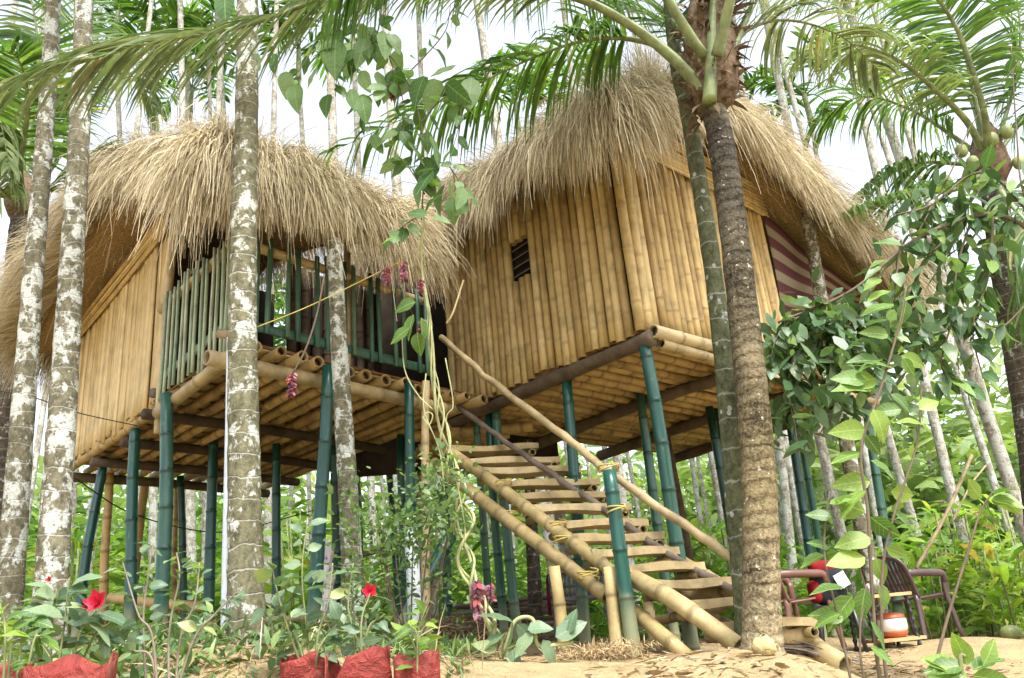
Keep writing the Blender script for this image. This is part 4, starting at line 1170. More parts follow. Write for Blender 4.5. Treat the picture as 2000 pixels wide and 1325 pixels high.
for (x, y, Y) in ((1878, 295, 8.0), (1938, 272, 7.95), (1966, 258, 7.95), (1848, 356, 7.9), (1912, 365, 7.95), (1990, 318, 8.0), (1900, 318, 7.9)):
    c = W(x, y, Y)
    th = np.linspace(0.05, math.pi - .05, 9)
    v, f = tube(np.stack([np.full(9, c[0]), np.full(9, c[1]), c[2] + 0.085 * np.cos(th)], 1), 0.068 * np.sin(th) ** .8, 10)
    mesh_obj('nut', v, f, M['coconut_green'], cocoR)

# ---- coconut palm at the left edge, behind the first trunks
cl = W(-5, 1230, 9.0); cl[2] = float(G(*cl[:2]))
cocoL = thing('coconut_palm', cl, 'low coconut palm with broad bright fronds at the left edge behind the areca trunks', 'palm')
P = spline([cl - UPV * .1, W(5, 900, 9), W(35, 520, 9), W(45, 410, 9)], 80)
trunk_mesh(P, 0.18, 0.13, 'coconut_bark_far', cocoL, seg=14, ringstep=4, flare=0.3)
C0 = W(45, 405, 9.0)
v, f = tube(spline([W(46, 430, 9), W(44, 380, 9), W(44, 330, 9)], 8), [0.13, .19, .21, .2, .18, .14, .1, .05], 12)
mesh_obj('fibre_sheath', v + RNG.normal(0, 0.012, v.shape), f, M['fibre'], cocoL)
for ends, mt_, L, dr in (([(60, 250, 9.0), (75, 100, 8.8), (40, -60, 8.4), (-60, -160, 8)], 'frond', 1.2, .1), ([(100, 330, 9.3), (190, 200, 9.6), (260, 150, 10), (310, 230, 10.3)], 'frond_pale', 0.9, .25),
                         ([(20, 300, 9), (-30, 150, 9), (-120, 60, 9)], 'frond', 1.1, .15), ([(80, 300, 9.2), (130, 120, 9.5), (150, -20, 9.8)], 'frond', 1.1, .15),
                         ([(10, 380, 8.6), (-40, 330, 8.2), (-60, 420, 8)], 'frond_pale', 0.9, .5), ([(90, 370, 9.6), (180, 310, 10), (250, 330, 10.3)], 'frond', 0.9, .3),
                         ([(40, 320, 8.4), (55, 200, 7.8), (30, 110, 7.2), (-40, 100, 6.8)], 'frond', 1.1, .2), ([(20, 330, 8.6), (-10, 230, 8.2), (-5, 210, 8.0), (20, 330, 7.7)], 'frond_pale', 0.6, .4)):
    frond(cocoL, [C0 + (W(*ends[0]) - C0) * .15] + [W(*q) for q in ends], L, 75, mt_, 0.05, s0=0.25, droop=dr, width=0.05)

# ================================================================== undergrowth
def leaf_field(name, S, D, L, width, mat, droop, kind='stuff', parent=None, rn=None):
    n = len(S)
    V, F = leaflets(S, D, L, width, np.tile(UPV, (n, 1)), droop, [0.25, 1.0, 0.8, 0.06], 3, 0.6)
    r = RNG.random(n) if rn is None else rn
    o = mesh_obj(name, V, F, M[mat], parent, True, np.repeat(np.clip(r, 0, 1), 8))
    if kind: o['kind'] = kind
    return o

def clumps(n_cl, per, xr, yr, h, rad, lf):
    cx = RNG.uniform(*xr, n_cl); cy = RNG.uniform(*yr, n_cl)
    hh = h * RNG.uniform(0.4, 1.2, n_cl)
    ci = np.repeat(np.arange(n_cl), per)
    n = len(ci)
    a = RNG.uniform(0, 6.28, n); rr = rad * np.sqrt(RNG.random(n)); q = RNG.random(n)
    x = cx[ci] + rr * np.cos(a) * (0.4 + 0.6 * q); y = cy[ci] + rr * np.sin(a) * (0.4 + 0.6 * q)
    S = np.stack([x, y, G(x, y) + hh[ci] * q], 1)
    D = np.stack([np.cos(a), np.sin(a), RNG.uniform(0.0, 1.1, n)], 1) + RNG.normal(0, 0.35, (n, 3))
    D /= np.linalg.norm(D, axis=1)[:, None]
    rn = 0.25 + 0.5 * RNG.random(n_cl)[ci] + RNG.normal(0, 0.15, n)
    return S, D, RNG.uniform(lf * 0.5, lf * 1.2, n), rn
S, D, L, rn = clumps(260, 70, (-11, 12), (10.6, 18), 1.1, 0.6, 0.42)
tag(leaf_field('undergrowth', S, D, L, L * 0.17, 'under_leaf', np.full(len(S), .25), rn=rn), 'bright green undergrowth between the areca trunks behind the huts', 'undergrowth')
S, D, L, rn = clumps(200, 70, (-16, 18), (18, 27), 1.9, 0.9, 0.6)
tag(leaf_field('low_thicket', S, D, L, L * 0.2, 'under_leaf', np.full(len(S), .25), rn=rn), 'low green thicket deep in the plantation', 'thicket')
S, D, L, rn = clumps(210, 90, (-30, 34), (29, 46), 6.5, 2.2, 1.1)
tag(leaf_field('far_wood', S, D, L, L * 0.3, 'far_leaf', np.full(len(S), .2), rn=rn), 'far green wood closing the view behind the plantation', 'wood')
S, D, L, rn = clumps(60, 110, (-18, -5), (15, 25), 3.2, 1.1, 0.6)
tag(leaf_field('left_thicket', S, D, L, L * 0.22, 'under_leaf', np.full(len(S), .25), rn=rn - .1), 'taller green thicket left behind the left hut', 'thicket')
S, D, L, rn = clumps(26, 260, (7.5, 18), (17, 27), 7.5, 1.8, 0.8)
tag(leaf_field('broadleaf_wood', S, D, L, L * 0.3, 'far_leaf', np.full(len(S), .25), rn=rn), 'taller leafy wood beyond the right hut', 'wood')
# separate clumps of tall leafy plants that can be told apart behind the chairs
random.seed(5)
for i, (x, y, Y, lb) in enumerate(((1800, 1130, 10.4, 'leafy ginger clump right behind the plum chair'), (1880, 1120, 10.8, 'broad ginger clump right of the chairs below the leaning stick'), (1950, 1130, 10.2, 'ginger clump at the right edge above the fallen coconut'),
                                 (1420, 1080, 11.2, 'ginger clump seen between stair rail and coconut trunk'), (1355, 1090, 11.6, 'yellowish ginger clump right of the front stilt'), (1960, 1010, 11.8, 'tall ginger clump against the right edge trunks'),
                                 (1850, 1040, 12.0, 'tall leafy clump behind the leaning bamboo stick'), (590, 990, 11.5, 'banana-leaved plant seen below the left hut floor'), (160, 1110, 10.6, 'yellow-green bush seen between the left stilts'))):
    p = W(x, y, Y); g = float(G(*p[:2]))
    t = thing('ginger_plant' if i < 7 else 'leafy_plant', (p[0], p[1], g), lb, 'plant', 'leafy clumps behind the huts')
    n = 150 if i != 7 else 40
    H = max(0.7, min(p[2] - g + .3, 1.8))
    a = RNG.uniform(0, 6.28, n); q = RNG.random(n) ** .7; rr = RNG.uniform(0, .3, n)
    S = np.stack([p[0] + (rr + .22 * q) * np.cos(a), p[1] + (rr + .22 * q) * np.sin(a), g + H * q], 1)
    D = np.stack([np.cos(a), np.sin(a), RNG.uniform(.1, 1.3, n)], 1); D /= np.linalg.norm(D, axis=1)[:, None]
    L = RNG.uniform(.25, .5, n) * (1.7 if i == 7 else 1)
    leaf_field('foliage', S, D, L, L * (.2 if i != 7 else .34), 'under_leaf', np.full(n, .3), None, t, RNG.normal(.6 + .08 * (i % 3), .16, n))
    mb = MB()
    for k in range(9):
        aa = random.uniform(0, 6.28)
        mb.add(*tube([A3(p[0] + .15 * math.cos(aa), p[1] + .15 * math.sin(aa), g - .05), A3(p[0] + .35 * math.cos(aa), p[1] + .35 * math.sin(aa), g + H)], 0.012, 5))
    mb.build('stems', M['green_stem'], t)

# ================================================================== leafy plants near the camera
def unit_leaf(name, mat, wid=0.5, tip=1.0, fold=0.14, curve=0.18, rows=8, wavy=0.02):
    v, f = [], []
    for i in range(rows):
        t = i / (rows - 1)
        w = wid * 0.5 * (math.sin(math.pi * t ** 0.78) ** 0.85) * (1 - 0.15 * t) + 0.004
        if i == rows - 1: w = 0.003
        z = -curve * t * t
        v += [(-w, t, z + fold * w + wavy * math.sin(i * 2.1)), (0, t, z), (w, t, z + fold * w + wavy * math.cos(i * 1.7))]
    for i in range(rows - 1):
        a = i * 3
        f += [(a, a + 1, a + 4, a + 3), (a + 1, a + 2, a + 5, a + 4)]
    o = mesh_obj(name, v, f, M[mat])
    me = o.data; bpy.data.objects.remove(o)
    return me
LEAF = {k: [unit_leaf('leaf', *a) for a in aa] for k, aa in {
    'vine': [('vine_leaf', .55), ('vine_leaf', .62, 1, .3, .3), ('vine_leaf', .5, 1, .05, .1)],
    'lime': [('lime_leaf', .6), ('lime_leaf', .66, 1, .25, .35), ('lime_leaf', .55, 1, .4, .2)],
    'bush': [('bush_leaf', .42), ('bush_leaf', .36, 1, .35, .3), ('bush_leaf', .48, 1, .2, .1)],
    'grey': [('grey_leaf', .6), ('grey_leaf', .68, 1, .3, .25), ('grey_leaf', .52, 1, .15, .35)],
    'petal': [('petal', .75, 1, .3, -.3)]}.items()}

def leaf(parent, base, d, nz, L, kind, name='leaf', wide=1.0):
    y = nrm(d); x = nrm(np.cross(y, nz)); z = np.cross(x, y)
    me = random.choice(LEAF[kind])
    o = bpy.data.objects.new(name, me)
    COL.objects.link(o); o.parent = parent
    org = ORG[parent.name]
    mm = Matrix.Identity(4)
    for i in range(3):
        mm[i][0], mm[i][1], mm[i][2], mm[i][3] = x[i] * L * wide, y[i] * L, z[i] * L, base[i] - org[i]
    o.matrix_local = mm
    return o

def leaf_px(parent, x, y, Lp, ang, Y, kind, wide=1.0):
    """a leaf whose base shows at photo pixel x,y and whose tip lies Lp pixels off in direction ang (90 = down)"""
    b = W(x, y, Y)
    e = W(x + Lp * math.cos(R(ang)), y + Lp * math.sin(R(ang)), Y + random.uniform(-.35, .2) * Lp * Y / FPX)
    nz = nrm(A3(random.gauss(0, .45), -0.75 + random.gauss(0, .35), 0.65 + random.gauss(0, .4)))
    return leaf(parent, b, e - b, nz, np.linalg.norm(e - b), kind, wide=wide)

def twig_leaves(parent, pts, n, L, kind, r=0.006, down=0.5, mat='twig', s0=0.1, wide=1.0, stem=True, out=1.0):
    C = spline(pts, 40)
    if stem:
        v, f = tube(C, np.linspace(r, r * .45, 40), 6)
        mesh_obj('twig', v, f, M[mat], parent)
    T, N, B = frames(C)
    for k in range(n):
        s = s0 + (1 - s0) * (k + random.random()) / n
        i = min(39, int(s * 39))
        a = random.uniform(0, 6.28)
        d = out * (N[i] * math.cos(a) + B[i] * math.sin(a)) + T[i] * random.uniform(.1, .7) - UPV * down * random.uniform(.4, 1.4)
        nz = nrm(A3(random.gauss(0, .5), -.35 + random.gauss(0, .5), .8 + random.gauss(0, .3)))
        p = C[i] + nrm(d) * random.uniform(.0, .03)
        leaf(parent, p, d, nz, L * random.uniform(.65, 1.2), kind, wide=wide)
    return C

def PXL(pts, Y):
    return [W(q[0], q[1], q[2] if len(q) > 2 else Y) for q in pts]

random.seed(21)
# ---- climbing vine in the middle
vb = W(985, 1285, 4.45); vb[2] = float(G(*vb[:2]))
vine = thing('climbing_vine', vb, 'twisted climbing vine with heart-shaped leaves hanging before the gap between both huts', 'vine')
main = [(985, 1290, 4.45), (960, 1220, 4.5), (912, 1110, 4.6), (905, 1000, 4.65), (878, 900, 4.65), (855, 780, 4.6), (838, 640, 4.55), (826, 500, 4.5), (823, 400, 4.45)]
mp = spline(PXL(main, 4.5), 150)
for k in range(4):
    ph = k * 1.57; s = np.linspace(0, 1, 150)
    rr_ = (0.012 + 0.035 * np.clip(1 - np.abs(s - .35) / .35, 0, 1)) * (1 + .3 * math.sin(k))
    tw = s * (26 + 5 * k) + ph
    P = mp + np.stack([np.cos(tw) * rr_, np.sin(tw) * rr_, .01 * np.sin(tw * .7)], 1)
    P = P[: (150 if k < 2 else 118)]
    v, f = tube(P, np.linspace(0.013, 0.006, len(P)) * (1 - .12 * k), 7)
    mesh_obj('vine_stem', v, f, M['vine_stem'], vine)
for pts in ([(785, 640), (790, 720), (815, 770), (845, 800)], [(832, 730), (828, 800), (858, 880), (868, 960)], [(870, 700), (885, 790), (872, 830), (905, 1010), (908, 1060)], [(825, 815), (838, 830), (845, 812), (836, 806), (826, 818)]):
    v, f = tube(spline(PXL(pts, 4.5), 30), 0.004, 5)
    mesh_obj('tendril', v, f, M['vine_stem'], vine)
TW = [([(823, 430), (828, 330), (822, 240), (790, 150), (735, 80), (680, 40), (640, 5), (600, -40)], 17, .20), ([(735, 80), (690, 110), (660, 150), (655, 190)], 6, .18), ([(790, 150), (735, 180), (705, 205), (730, 260)], 8, .18),
      ([(822, 240), (870, 190), (900, 220), (885, 290)], 8, .18), ([(828, 330), (870, 320), (905, 370), (915, 400)], 5, .20), ([(790, 150), (830, 110), (870, 60), (880, 10)], 6, .17),
      ([(735, 80), (740, 20), (700, -20)], 5, .18), ([(660, 60), (620, 80), (590, 130), (560, 160)], 6, .16), ([(823, 420), (790, 440), (765, 465)], 4, .17), ([(830, 380), (800, 330), (770, 300)], 4, .18), ([(760, 110), (790, 220), (760, 300)], 6, .17)]
for pts, n, L in TW:
    twig_leaves(vine, PXL(pts, 4.4), int(n * 1.7), L * .82, 'vine', r=0.005, down=0.8)
for (x, y, l, a) in ((880, 350, 55, 90), (905, 365, 55, 100), (850, 330, 60, 175), (845, 335, 70, 130), (835, 420, 55, 190), (845, 425, 45, 10), (775, 465, 45, 170), (440, -15, 70, 95), (468, 40, 50, 100), (505, 105, 55, 95), (535, 105, 50, 92), (560, 140, 60, 95), (575, 165, 60, 88),
                     (620, 130, 60, 120), (655, 95, 60, 170)):
    leaf_px(vine, x, y, l * .78, a, 4.3, 'vine')
for (x, y, l, a) in ((812, 590, 48, 165), (808, 615, 50, 110), (822, 620, 55, 80), (800, 640, 50, 145), (815, 650, 45, 85)):
    leaf_px(vine, x, y, l, a, 4.4, 'lime')
for (x, y, l, a) in ((1000, 1215, 75, 200), (1000, 1215, 70, 95), (1010, 1220, 60, 45), (1040, 1235, 60, 130), (985, 1240, 60, 160), (1085, 1245, 70, 330), (1060, 1250, 60, 60), (1110, 1240, 55, 280), (970, 1270, 50, 200), (1000, 1270, 55, 80), (1030, 1230, 50, 350)):
    leaf_px(vine, x, y, l, a, 4.4, 'grey')
v, f = tube(spline(PXL([(985, 1275), (1005, 1215), (1040, 1210), (1050, 1260), (1085, 1260), (1120, 1255)], 4.42), 40), 0.011, 7)
mesh_obj('vine_stem', v, f, M['vine_stem'], vine)

for k in range(52):
    if k < 40:
        i = random.randrange(0, 34); base_ = ((735, 80), (790, 150), (820, 240), (690, 120), (860, 200), (705, 60))[k % 6]
        x, y = base_[0] + random.gauss(0, 45), base_[1] + random.gauss(0, 50)
    else:
        x, y = random.gauss(835, 30), random.uniform(260, 400)
    leaf_px(vine, x, y, random.uniform(38, 64), random.gauss(95, 32), 4.4 + random.uniform(-.1, .1), 'vine')

def flower_spike(x, y, lp, Y, label, parent=None):
    p = W(x, y, Y); L = lp * Y / FPX
    n = 46
    q = np.linspace(0, 1, n)
    a = q * 40
    S = p[None] - UPV[None] * (q * L)[:, None] + np.stack([np.cos(a), np.sin(a), 0 * a], 1) * 0.008
    D = np.stack([np.cos(a), np.sin(a), -RNG.uniform(.2, 1.2, n)], 1); D /= np.linalg.norm(D, axis=1)[:, None]
    ln = L * RNG.uniform(.18, .34, n)
    V, F = leaflets(S, D, ln, ln * .5, np.tile(A3(0, -1, .4), (n, 1)), np.full(n, .2), [0.3, 1, .9, .1], 3, .5)
    o = mesh_obj('flower_spike', V, F, M['bract'], vine, True, np.repeat(RNG.random(n), 8))
    return o
for q in ((755, 520, 40, 4.45), (787, 512, 42, 4.45), (570, 728, 46, 4.5), (821, 545, 30, 4.42), (822, 625, 40, 4.45), (930, 1132, 62, 4.5), (957, 1140, 30, 4.55), (766, 172, 30, 4.4)):
    flower_spike(*q, '')
v, f = tube(spline(PXL([(634, 535), (620, 610), (598, 680), (572, 730)], 4.5), 24), 0.006, 6)
mesh_obj('flower_stalk', v, f, M['twig'], vine)

# ---- young sapling with lime leaves, right foreground
sb = W(1722, 1335, 3.1); sb[2] = float(G(*sb[:2]))
sap = thing('leafy_sapling', sb, 'thin-stemmed sapling with large lime green leaves in the right foreground', 'sapling')
for pts, r_ in (([(1722, 1345), (1705, 1180), (1695, 1000), (1682, 880), (1720, 760), (1755, 640), (1770, 560)], .008), ([(1735, 1345), (1722, 1140), (1745, 1010), (1790, 870), (1800, 760)], .007), ([(1665, 1345), (1640, 1220), (1610, 1080), (1620, 960)], .006), ([(1690, 1345), (1680, 1230), (1690, 1150), (1650, 1040)], .005)):
    P = spline([sb + A3((pts[0][0] - 1722) * .002, 0, -.05)] + PXL(pts, 3.1), 40)
    v, f = tube(P, np.linspace(r_, r_ * .5, 40), 7)
    mesh_obj('stem', v, f, M['twig'], sap)
for (x, y, l, a) in ((1740, 570, 60, 165), (1745, 595, 75, 170), (1735, 625, 62, 175), (1735, 655, 62, 190), (1760, 480, 60, 200), (1735, 510, 45, 170), (1720, 545, 40, 160), (1770, 590, 50, 100), (1720, 705, 75, 185), (1715, 710, 55, 165),
                     (1760, 695, 62, 20), (1745, 720, 65, 200), (1765, 700, 45, 60), (1710, 740, 80, 175), (1690, 745, 70, 195), (1700, 765, 85, 190), (1740, 770, 60, 30), (1760, 800, 70, 175), (1790, 780, 55, 10), (1705, 800, 75, 60),
                     (1690, 840, 70, 180), (1690, 850, 60, 50), (1685, 885, 75, 170), (1700, 900, 70, 30), (1700, 940, 90, 175), (1690, 960, 80, 150), (1740, 960, 65, 10), (1745, 1000, 70, 40), (1700, 1010, 85, 40), (1690, 1000, 85, 200),
                     (1700, 1050, 80, 170), (1730, 1070, 60, 20), (1690, 1090, 85, 175), (1710, 1090, 60, 70), (1650, 1150, 80, 180), (1665, 1165, 95, 130), (1690, 1150, 75, 100), (1720, 1140, 70, 80), (1640, 1200, 65, 165), (1650, 1205, 80, 185),
                     (1700, 1215, 80, 55), (1700, 1265, 70, 30), (1620, 1070, 50, 200), (1610, 1085, 60, 160), (1625, 1010, 60, 190), (1620, 985, 55, 340), (1800, 830, 60, 200), (1795, 800, 55, 330)):
    leaf_px(sap, x, y, l * .86, a, 3.1 + random.uniform(-.06, .06), 'lime')
# ---- low plant and bare stick, lower right corner
lb = W(1880, 1400, 2.9); lb[2] = float(G(*lb[:2]))
low = thing('seedling', lb, 'low leafy seedling cut by the lower right picture edge', 'seedling')
v, f = tube(spline([lb - UPV * .03, W(1880, 1320, 2.9), W(1885, 1280, 2.9)], 10), .007, 6); mesh_obj('stem', v, f, M['green_stem'], low)
for (x, y, l, a) in ((1880, 1310, 85, 200), (1880, 1300, 75, 175), (1890, 1300, 70, 250), (1900, 1310, 70, 330), (1885, 1315, 80, 160), (1900, 1320, 80, 10), (1880, 1325, 60, 140), (1920, 1300, 60, 300), (1860, 1315, 60, 215)):
    leaf_px(low, x, y, l, a, 2.9, 'lime')
st = thing('bare_stick_plant', W(1825, 1290, 3.4), 'slanting dry stem with sparse leaves leaning right beside the plum chair', 'plant')
twig_leaves(st, PXL([(1822, 1320), (1850, 1210), (1890, 1080), (1915, 1000), (1940, 960)], 3.4), 8, .13, 'lime', r=.007, s0=.75, down=.2)

# ---- dark glossy tree overhanging from the right
tb = W(2150, 1330, 4.6); tb[2] = float(G(*tb[:2]))
bush = thing('leafy_tree', tb, 'glossy dark-leaved tree whose branches hang in from the right before the hut corner', 'tree')
v, f = tube(spline([tb - UPV * .1, W(2140, 1000, 4.6), W(2110, 700, 4.6), W(2060, 480, 4.6)], 30), np.linspace(.06, .035, 30), 10)
mesh_obj('trunk', v, f, M['twig'], bush)
BR_ = [([(2060, 480), (1950, 420), (1850, 440), (1770, 480), (1660, 570), (1520, 630)], 40, .17, 'bush', .018), ([(2060, 480), (1960, 360), (1900, 340), (1820, 400), (1750, 420)], 26, .17, 'bush', .012),
       ([(1900, 420), (1870, 520), (1860, 620), (1840, 720), (1900, 760)], 34, .17, 'bush', .008), ([(1940, 420), (1930, 540), (1900, 640), (1920, 740)], 26, .17, 'bush', .008),
       ([(1650, 590), (1600, 620), (1560, 670), (1540, 760), (1560, 860)], 34, .13, 'grey', .010), ([(1720, 540), (1670, 620), (1620, 690), (1640, 770), (1600, 850)], 34, .13, 'grey', .008),
       ([(1760, 470), (1740, 600), (1700, 690), (1700, 760)], 26, .14, 'grey', .007), ([(1600, 610), (1540, 630), (1510, 680), (1510, 740)], 20, .12, 'grey', .007),
       ([(1880, 440), (1800, 520), (1790, 620), (1800, 700)], 24, .16, 'bush', .007), ([(2060, 480), (2000, 380), (1985, 250), (1975, 90)], 8, .15, 'bush', .008), ([(1790, 460), (1860, 330), (1900, 240), (1990, 120)], 6, .15, 'bush', .006),
       ([(2000, 600), (1950, 640), (1890, 610), (1850, 600)], 14, .16, 'bush', .006), ([(1580, 620), (1640, 640), (1700, 650), (1760, 640)], 18, .13, 'grey', .006)]
for pts, n, L, kd, r_ in BR_:
    twig_leaves(bush, PXL(pts, 4.6), n, L, kd, r=r_, down=.75, s0=.12)

leaf_mat('bush_mass', [(0.0, (0.04, 0.09, 0.035)), (0.5, (0.09, 0.165, 0.075)), (0.85, (0.16, 0.25, 0.14)), (1.0, (0.24, 0.36, 0.09))], trans=0.3, rough=0.4)
mass = []
for pts, n, sp in (([(1530, 660), (1560, 730), (1550, 850)], 190, .11), ([(1640, 650), (1640, 700), (1640, 790)], 230, .14), ([(1750, 600), (1740, 670), (1720, 760)], 140, .13), ([(1860, 420), (1870, 560), (1850, 700)], 120, .14), ([(1830, 420), (1900, 380), (1980, 430)], 110, .13), ([(1500, 640), (1600, 630), (1700, 620)], 120, .09)):
    C = spline(PXL(pts, 4.65), 60)
    mass.append(C[RNG.integers(0, 60, n)] + RNG.normal(0, sp, (n, 3)))
S = np.concatenate(mass); n = len(S)
D = RNG.normal(0, .8, (n, 3)); D[:, 2] -= .7; D /= np.linalg.norm(D, axis=1)[:, None]
L = RNG.uniform(.07, .17, n)
leaf_field('foliage', S, D, L, L * .46, 'bush_mass', np.full(n, .12), 'stuff', bush)

# ---- flowering shrubs, lower left and centre
def shrub(x, y, Y, label, cat, stems, kind, L, per, down=.1, name='flowering_shrub', mat='green_stem'):
    b = W(x, y, Y); b[2] = float(G(*b[:2]))
    t = thing(name, b, label, cat)
    for pts in stems:
        P = [b + A3(random.uniform(-.04, .04), random.uniform(-.04, .04), -.03)] + PXL(pts, Y + random.uniform(-.12, .12))
        twig_leaves(t, P, per, L, kind, r=.006, down=down, s0=.35, mat=mat)
    return t
def bloom(parent, x, y, Y, size):
    p = W(x, y, Y); ax = nrm(A3(random.uniform(-.5, .5), -1, random.uniform(-.2, .5)))
    e1 = nrm(np.cross(ax, UPV)); e2 = np.cross(e1, ax)
    for k in range(9):
        a = k * 2 * math.pi / 5 + (0.5 if k > 4 else 0)
        d = e1 * math.cos(a) + e2 * math.sin(a)
        leaf(parent, p, d + ax * (.35 if k < 5 else .9), ax, size * (1 if k < 5 else .75), 'petal', 'petal', 1.0)
t = shrub(110, 1330, 3.2, 'broad-leaved shrub with one big pink-red bloom in the lower left', 'shrub',
          [[(100, 1250), (110, 1150)], [(150, 1260), (190, 1190)], [(70, 1260), (60, 1180)], [(170, 1270), (215, 1215)], [(120, 1260), (135, 1130)]], 'grey', .12, 11)
bloom(t, 192, 1177, 3.15, .055); bloom(t, 98, 1132, 3.2, .016); bloom(t, 172, 1186, 3.15, .022)
t = shrub(330, 1340, 3.3, 'scraggly grey-stemmed shrub between the red bag and the thick trunk', 'shrub',
          [[(280, 1240), (290, 1120), (300, 1060)], [(330, 1250), (350, 1130), (345, 1080)], [(300, 1260), (270, 1200), (240, 1100)], [(370, 1270), (420, 1200), (470, 1150)], [(350, 1260), (380, 1180), (390, 1100)], [(300, 1300), (260, 1270), (230, 1240)]], 'grey', .07, 12, mat='grey_stick')
t = shrub(20, 1330, 3.0, 'light green weed clump at the lower left corner above the bag', 'weed', [[(10, 1260), (0, 1180)], [(40, 1270), (50, 1210)], [(20, 1260), (-20, 1210)], [(60, 1280), (80, 1240)]], 'lime', .08, 12)
t = shrub(600, 1330, 3.7, 'leafy shrub standing right of the thick trunk', 'shrub', [[(600, 1240), (590, 1120), (600, 1020)], [(570, 1250), (540, 1150), (530, 1100)], [(620, 1250), (640, 1180), (650, 1100)], [(590, 1280), (560, 1220), (520, 1180)], [(620, 1280), (650, 1230), (680, 1200)]], 'grey', .10, 13)
t = shrub(705, 1300, 3.5, 'rose bush with a single pink rose in the folded red bag', 'rose bush', [[(705, 1240), (722, 1160)], [(690, 1250), (680, 1180), (690, 1100)], [(715, 1250), (750, 1200)], [(700, 1260), (660, 1230)]], 'grey', .07, 10)
bloom(t, 722, 1156, 3.45, .04)
t = shrub(815, 1300, 3.5, 'small green plant growing in the square red bag', 'potted plant', [[(815, 1260), (800, 1220)], [(820, 1260), (840, 1215)], [(815, 1260), (830, 1190)], [(810, 1265), (775, 1250)]], 'lime', .075, 8)
sh = W(800, 1310, 4.6); sh[2] = float(G(*sh[:2]))
t = thing('small_leaved_shrub', sh, 'tall small-leaved shrub before the white-wrapped post and stair foot', 'shrub')
for k in range(15):
    x1 = random.uniform(715, 890); y1 = random.uniform(990, 1150)
    P = spline([sh, W(800 + (x1 - 800) * .4, 1220, 4.6), W(800 + (x1 - 800) * .8, y1 + 70, 4.6), W(x1, y1, 4.6 + random.uniform(-.2, .2))], 30)
    v, f = tube(P, np.linspace(.007, .003, 30), 5); mesh_obj('stem', v, f, M['twig'], t)
n = 1900
ci = RNG.integers(0, 30, n)
c = np.stack([RNG.uniform(-.32, .32, 30), RNG.uniform(-.25, .25, 30), RNG.uniform(.3, 1.05, 30)], 1)
S = sh[None] + c[ci] + RNG.normal(0, .085, (n, 3))
D = RNG.normal(0, 1, (n, 3)); D[:, 2] += .3; D /= np.linalg.norm(D, axis=1)[:, None]
L = RNG.uniform(.025, .06, n)
leaf_field('foliage', S, D, L, L * .5, 'small_leaf', np.full(n, .1), 'stuff', t)
# weeds scattered over the left foreground
n = 2600
x = RNG.uniform(-3.2, -0.2, n); y = RNG.uniform(2.6, 6.4, n); q = RNG.random(n)
ok = ~((np.abs(x / y + 0.36) < .03) & (y < 4.3)) & (y > np.where(x > -1.3, 4.8, 3.5))
x, y, q = x[ok], y[ok], q[ok]
S = np.stack([x, y, G(x, y) + .22 * q * (.5 + .5 * np.sin(x * 5) * np.sin(y * 4))], 1)
D = RNG.normal(0, 1, (len(x), 3)); D[:, 2] = np.abs(D[:, 2]) + .3; D /= np.linalg.norm(D, axis=1)[:, None]
L = RNG.uniform(.05, .14, len(x))
tag(leaf_field('weeds', S, D, L, L * .33, 'small_leaf', np.full(len(x), .2)), 'low grey-green weeds over the left foreground soil', 'weeds')
n = 2600
x = RNG.uniform(-2.6, -0.35, n); y = RNG.uniform(3.3, 5.2, n)
S = np.stack([x, y, G(x, y) + RNG.uniform(0, .05, n)], 1)
D = RNG.normal(0, .7, (n, 3)); D[:, 2] = np.abs(D[:, 2]) + .5; D /= np.linalg.norm(D, axis=1)[:, None]
L = RNG.uniform(.04, .13, n)
tag(leaf_field('short_grass', S, D, L, L * RNG.uniform(.06, .4, n), 'small_leaf', np.full(n, .25)), 'short grass and seedlings round the thick trunk and red bags', 'grass')
n = 900
x = RNG.uniform(-2.4, -0.2, n); y = RNG.uniform(3.3, 5.0, n)
S = np.stack([x, y, G(x, y) + RNG.uniform(0, .03, n)], 1)
D = RNG.normal(0, .7, (n, 3)); D[:, 2] = np.abs(D[:, 2]) * .6; D /= np.linalg.norm(D, axis=1)[:, None]
tag(leaf_field('dry_stalks', S, D, RNG.uniform(.1, .35, n), np.full(n, .006), 'litter', np.full(n, .2)), 'dry grass stalks tangled in the left foreground', 'dry grass')
# dry litter on the soil
n = 16000
x = RNG.normal(0.9, 1.6, n); y = RNG.uniform(2.6, 7.5, n)
kp = (np.sin(x * 3.1 + np.sin(y * 2.3)) + np.sin(y * 4.2 - x * 1.7) + RNG.normal(0, .5, n)) > 0.1
x, y = x[kp], y[kp]; n = len(x)
S = np.stack([x, y, G(x, y) + RNG.uniform(0.0, .012, n)], 1)
a = RNG.uniform(0, 6.28, n)
D = np.stack([np.cos(a), np.sin(a), RNG.normal(0, .12, n)], 1)
L = RNG.uniform(.02, .14, n)
tag(leaf_field('dry_litter', S, D, L, np.minimum(L * .2, .01) + RNG.random(n) ** 8 * .022, 'litter', np.full(n, 0.0)), 'dry straw, husk and leaf litter on the sandy soil', 'litter')
# hay heaped under the huts
n = 7000
a = RNG.uniform(0, 6.28, n); rr = np.sqrt(RNG.random(n))
hc = W(850, 1240, 8.6)
x = hc[0] + 1.3 * rr * np.cos(a); y = hc[1] + .5 * rr * np.sin(a)
S = np.stack([x, y, G(x, y) + .34 * (1 - rr ** 2) * RNG.random(n)], 1)
D = RNG.normal(0, 1, (n, 3)); D[:, 2] *= .4; D /= np.linalg.norm(D, axis=1)[:, None]
hay = leaf_field('hay_heap', S, D, RNG.uniform(.1, .3, n), np.full(n, .009), 'litter', np.full(n, .15))
tag(hay, 'low heap of dry hay under the hut behind the stairs', 'hay')

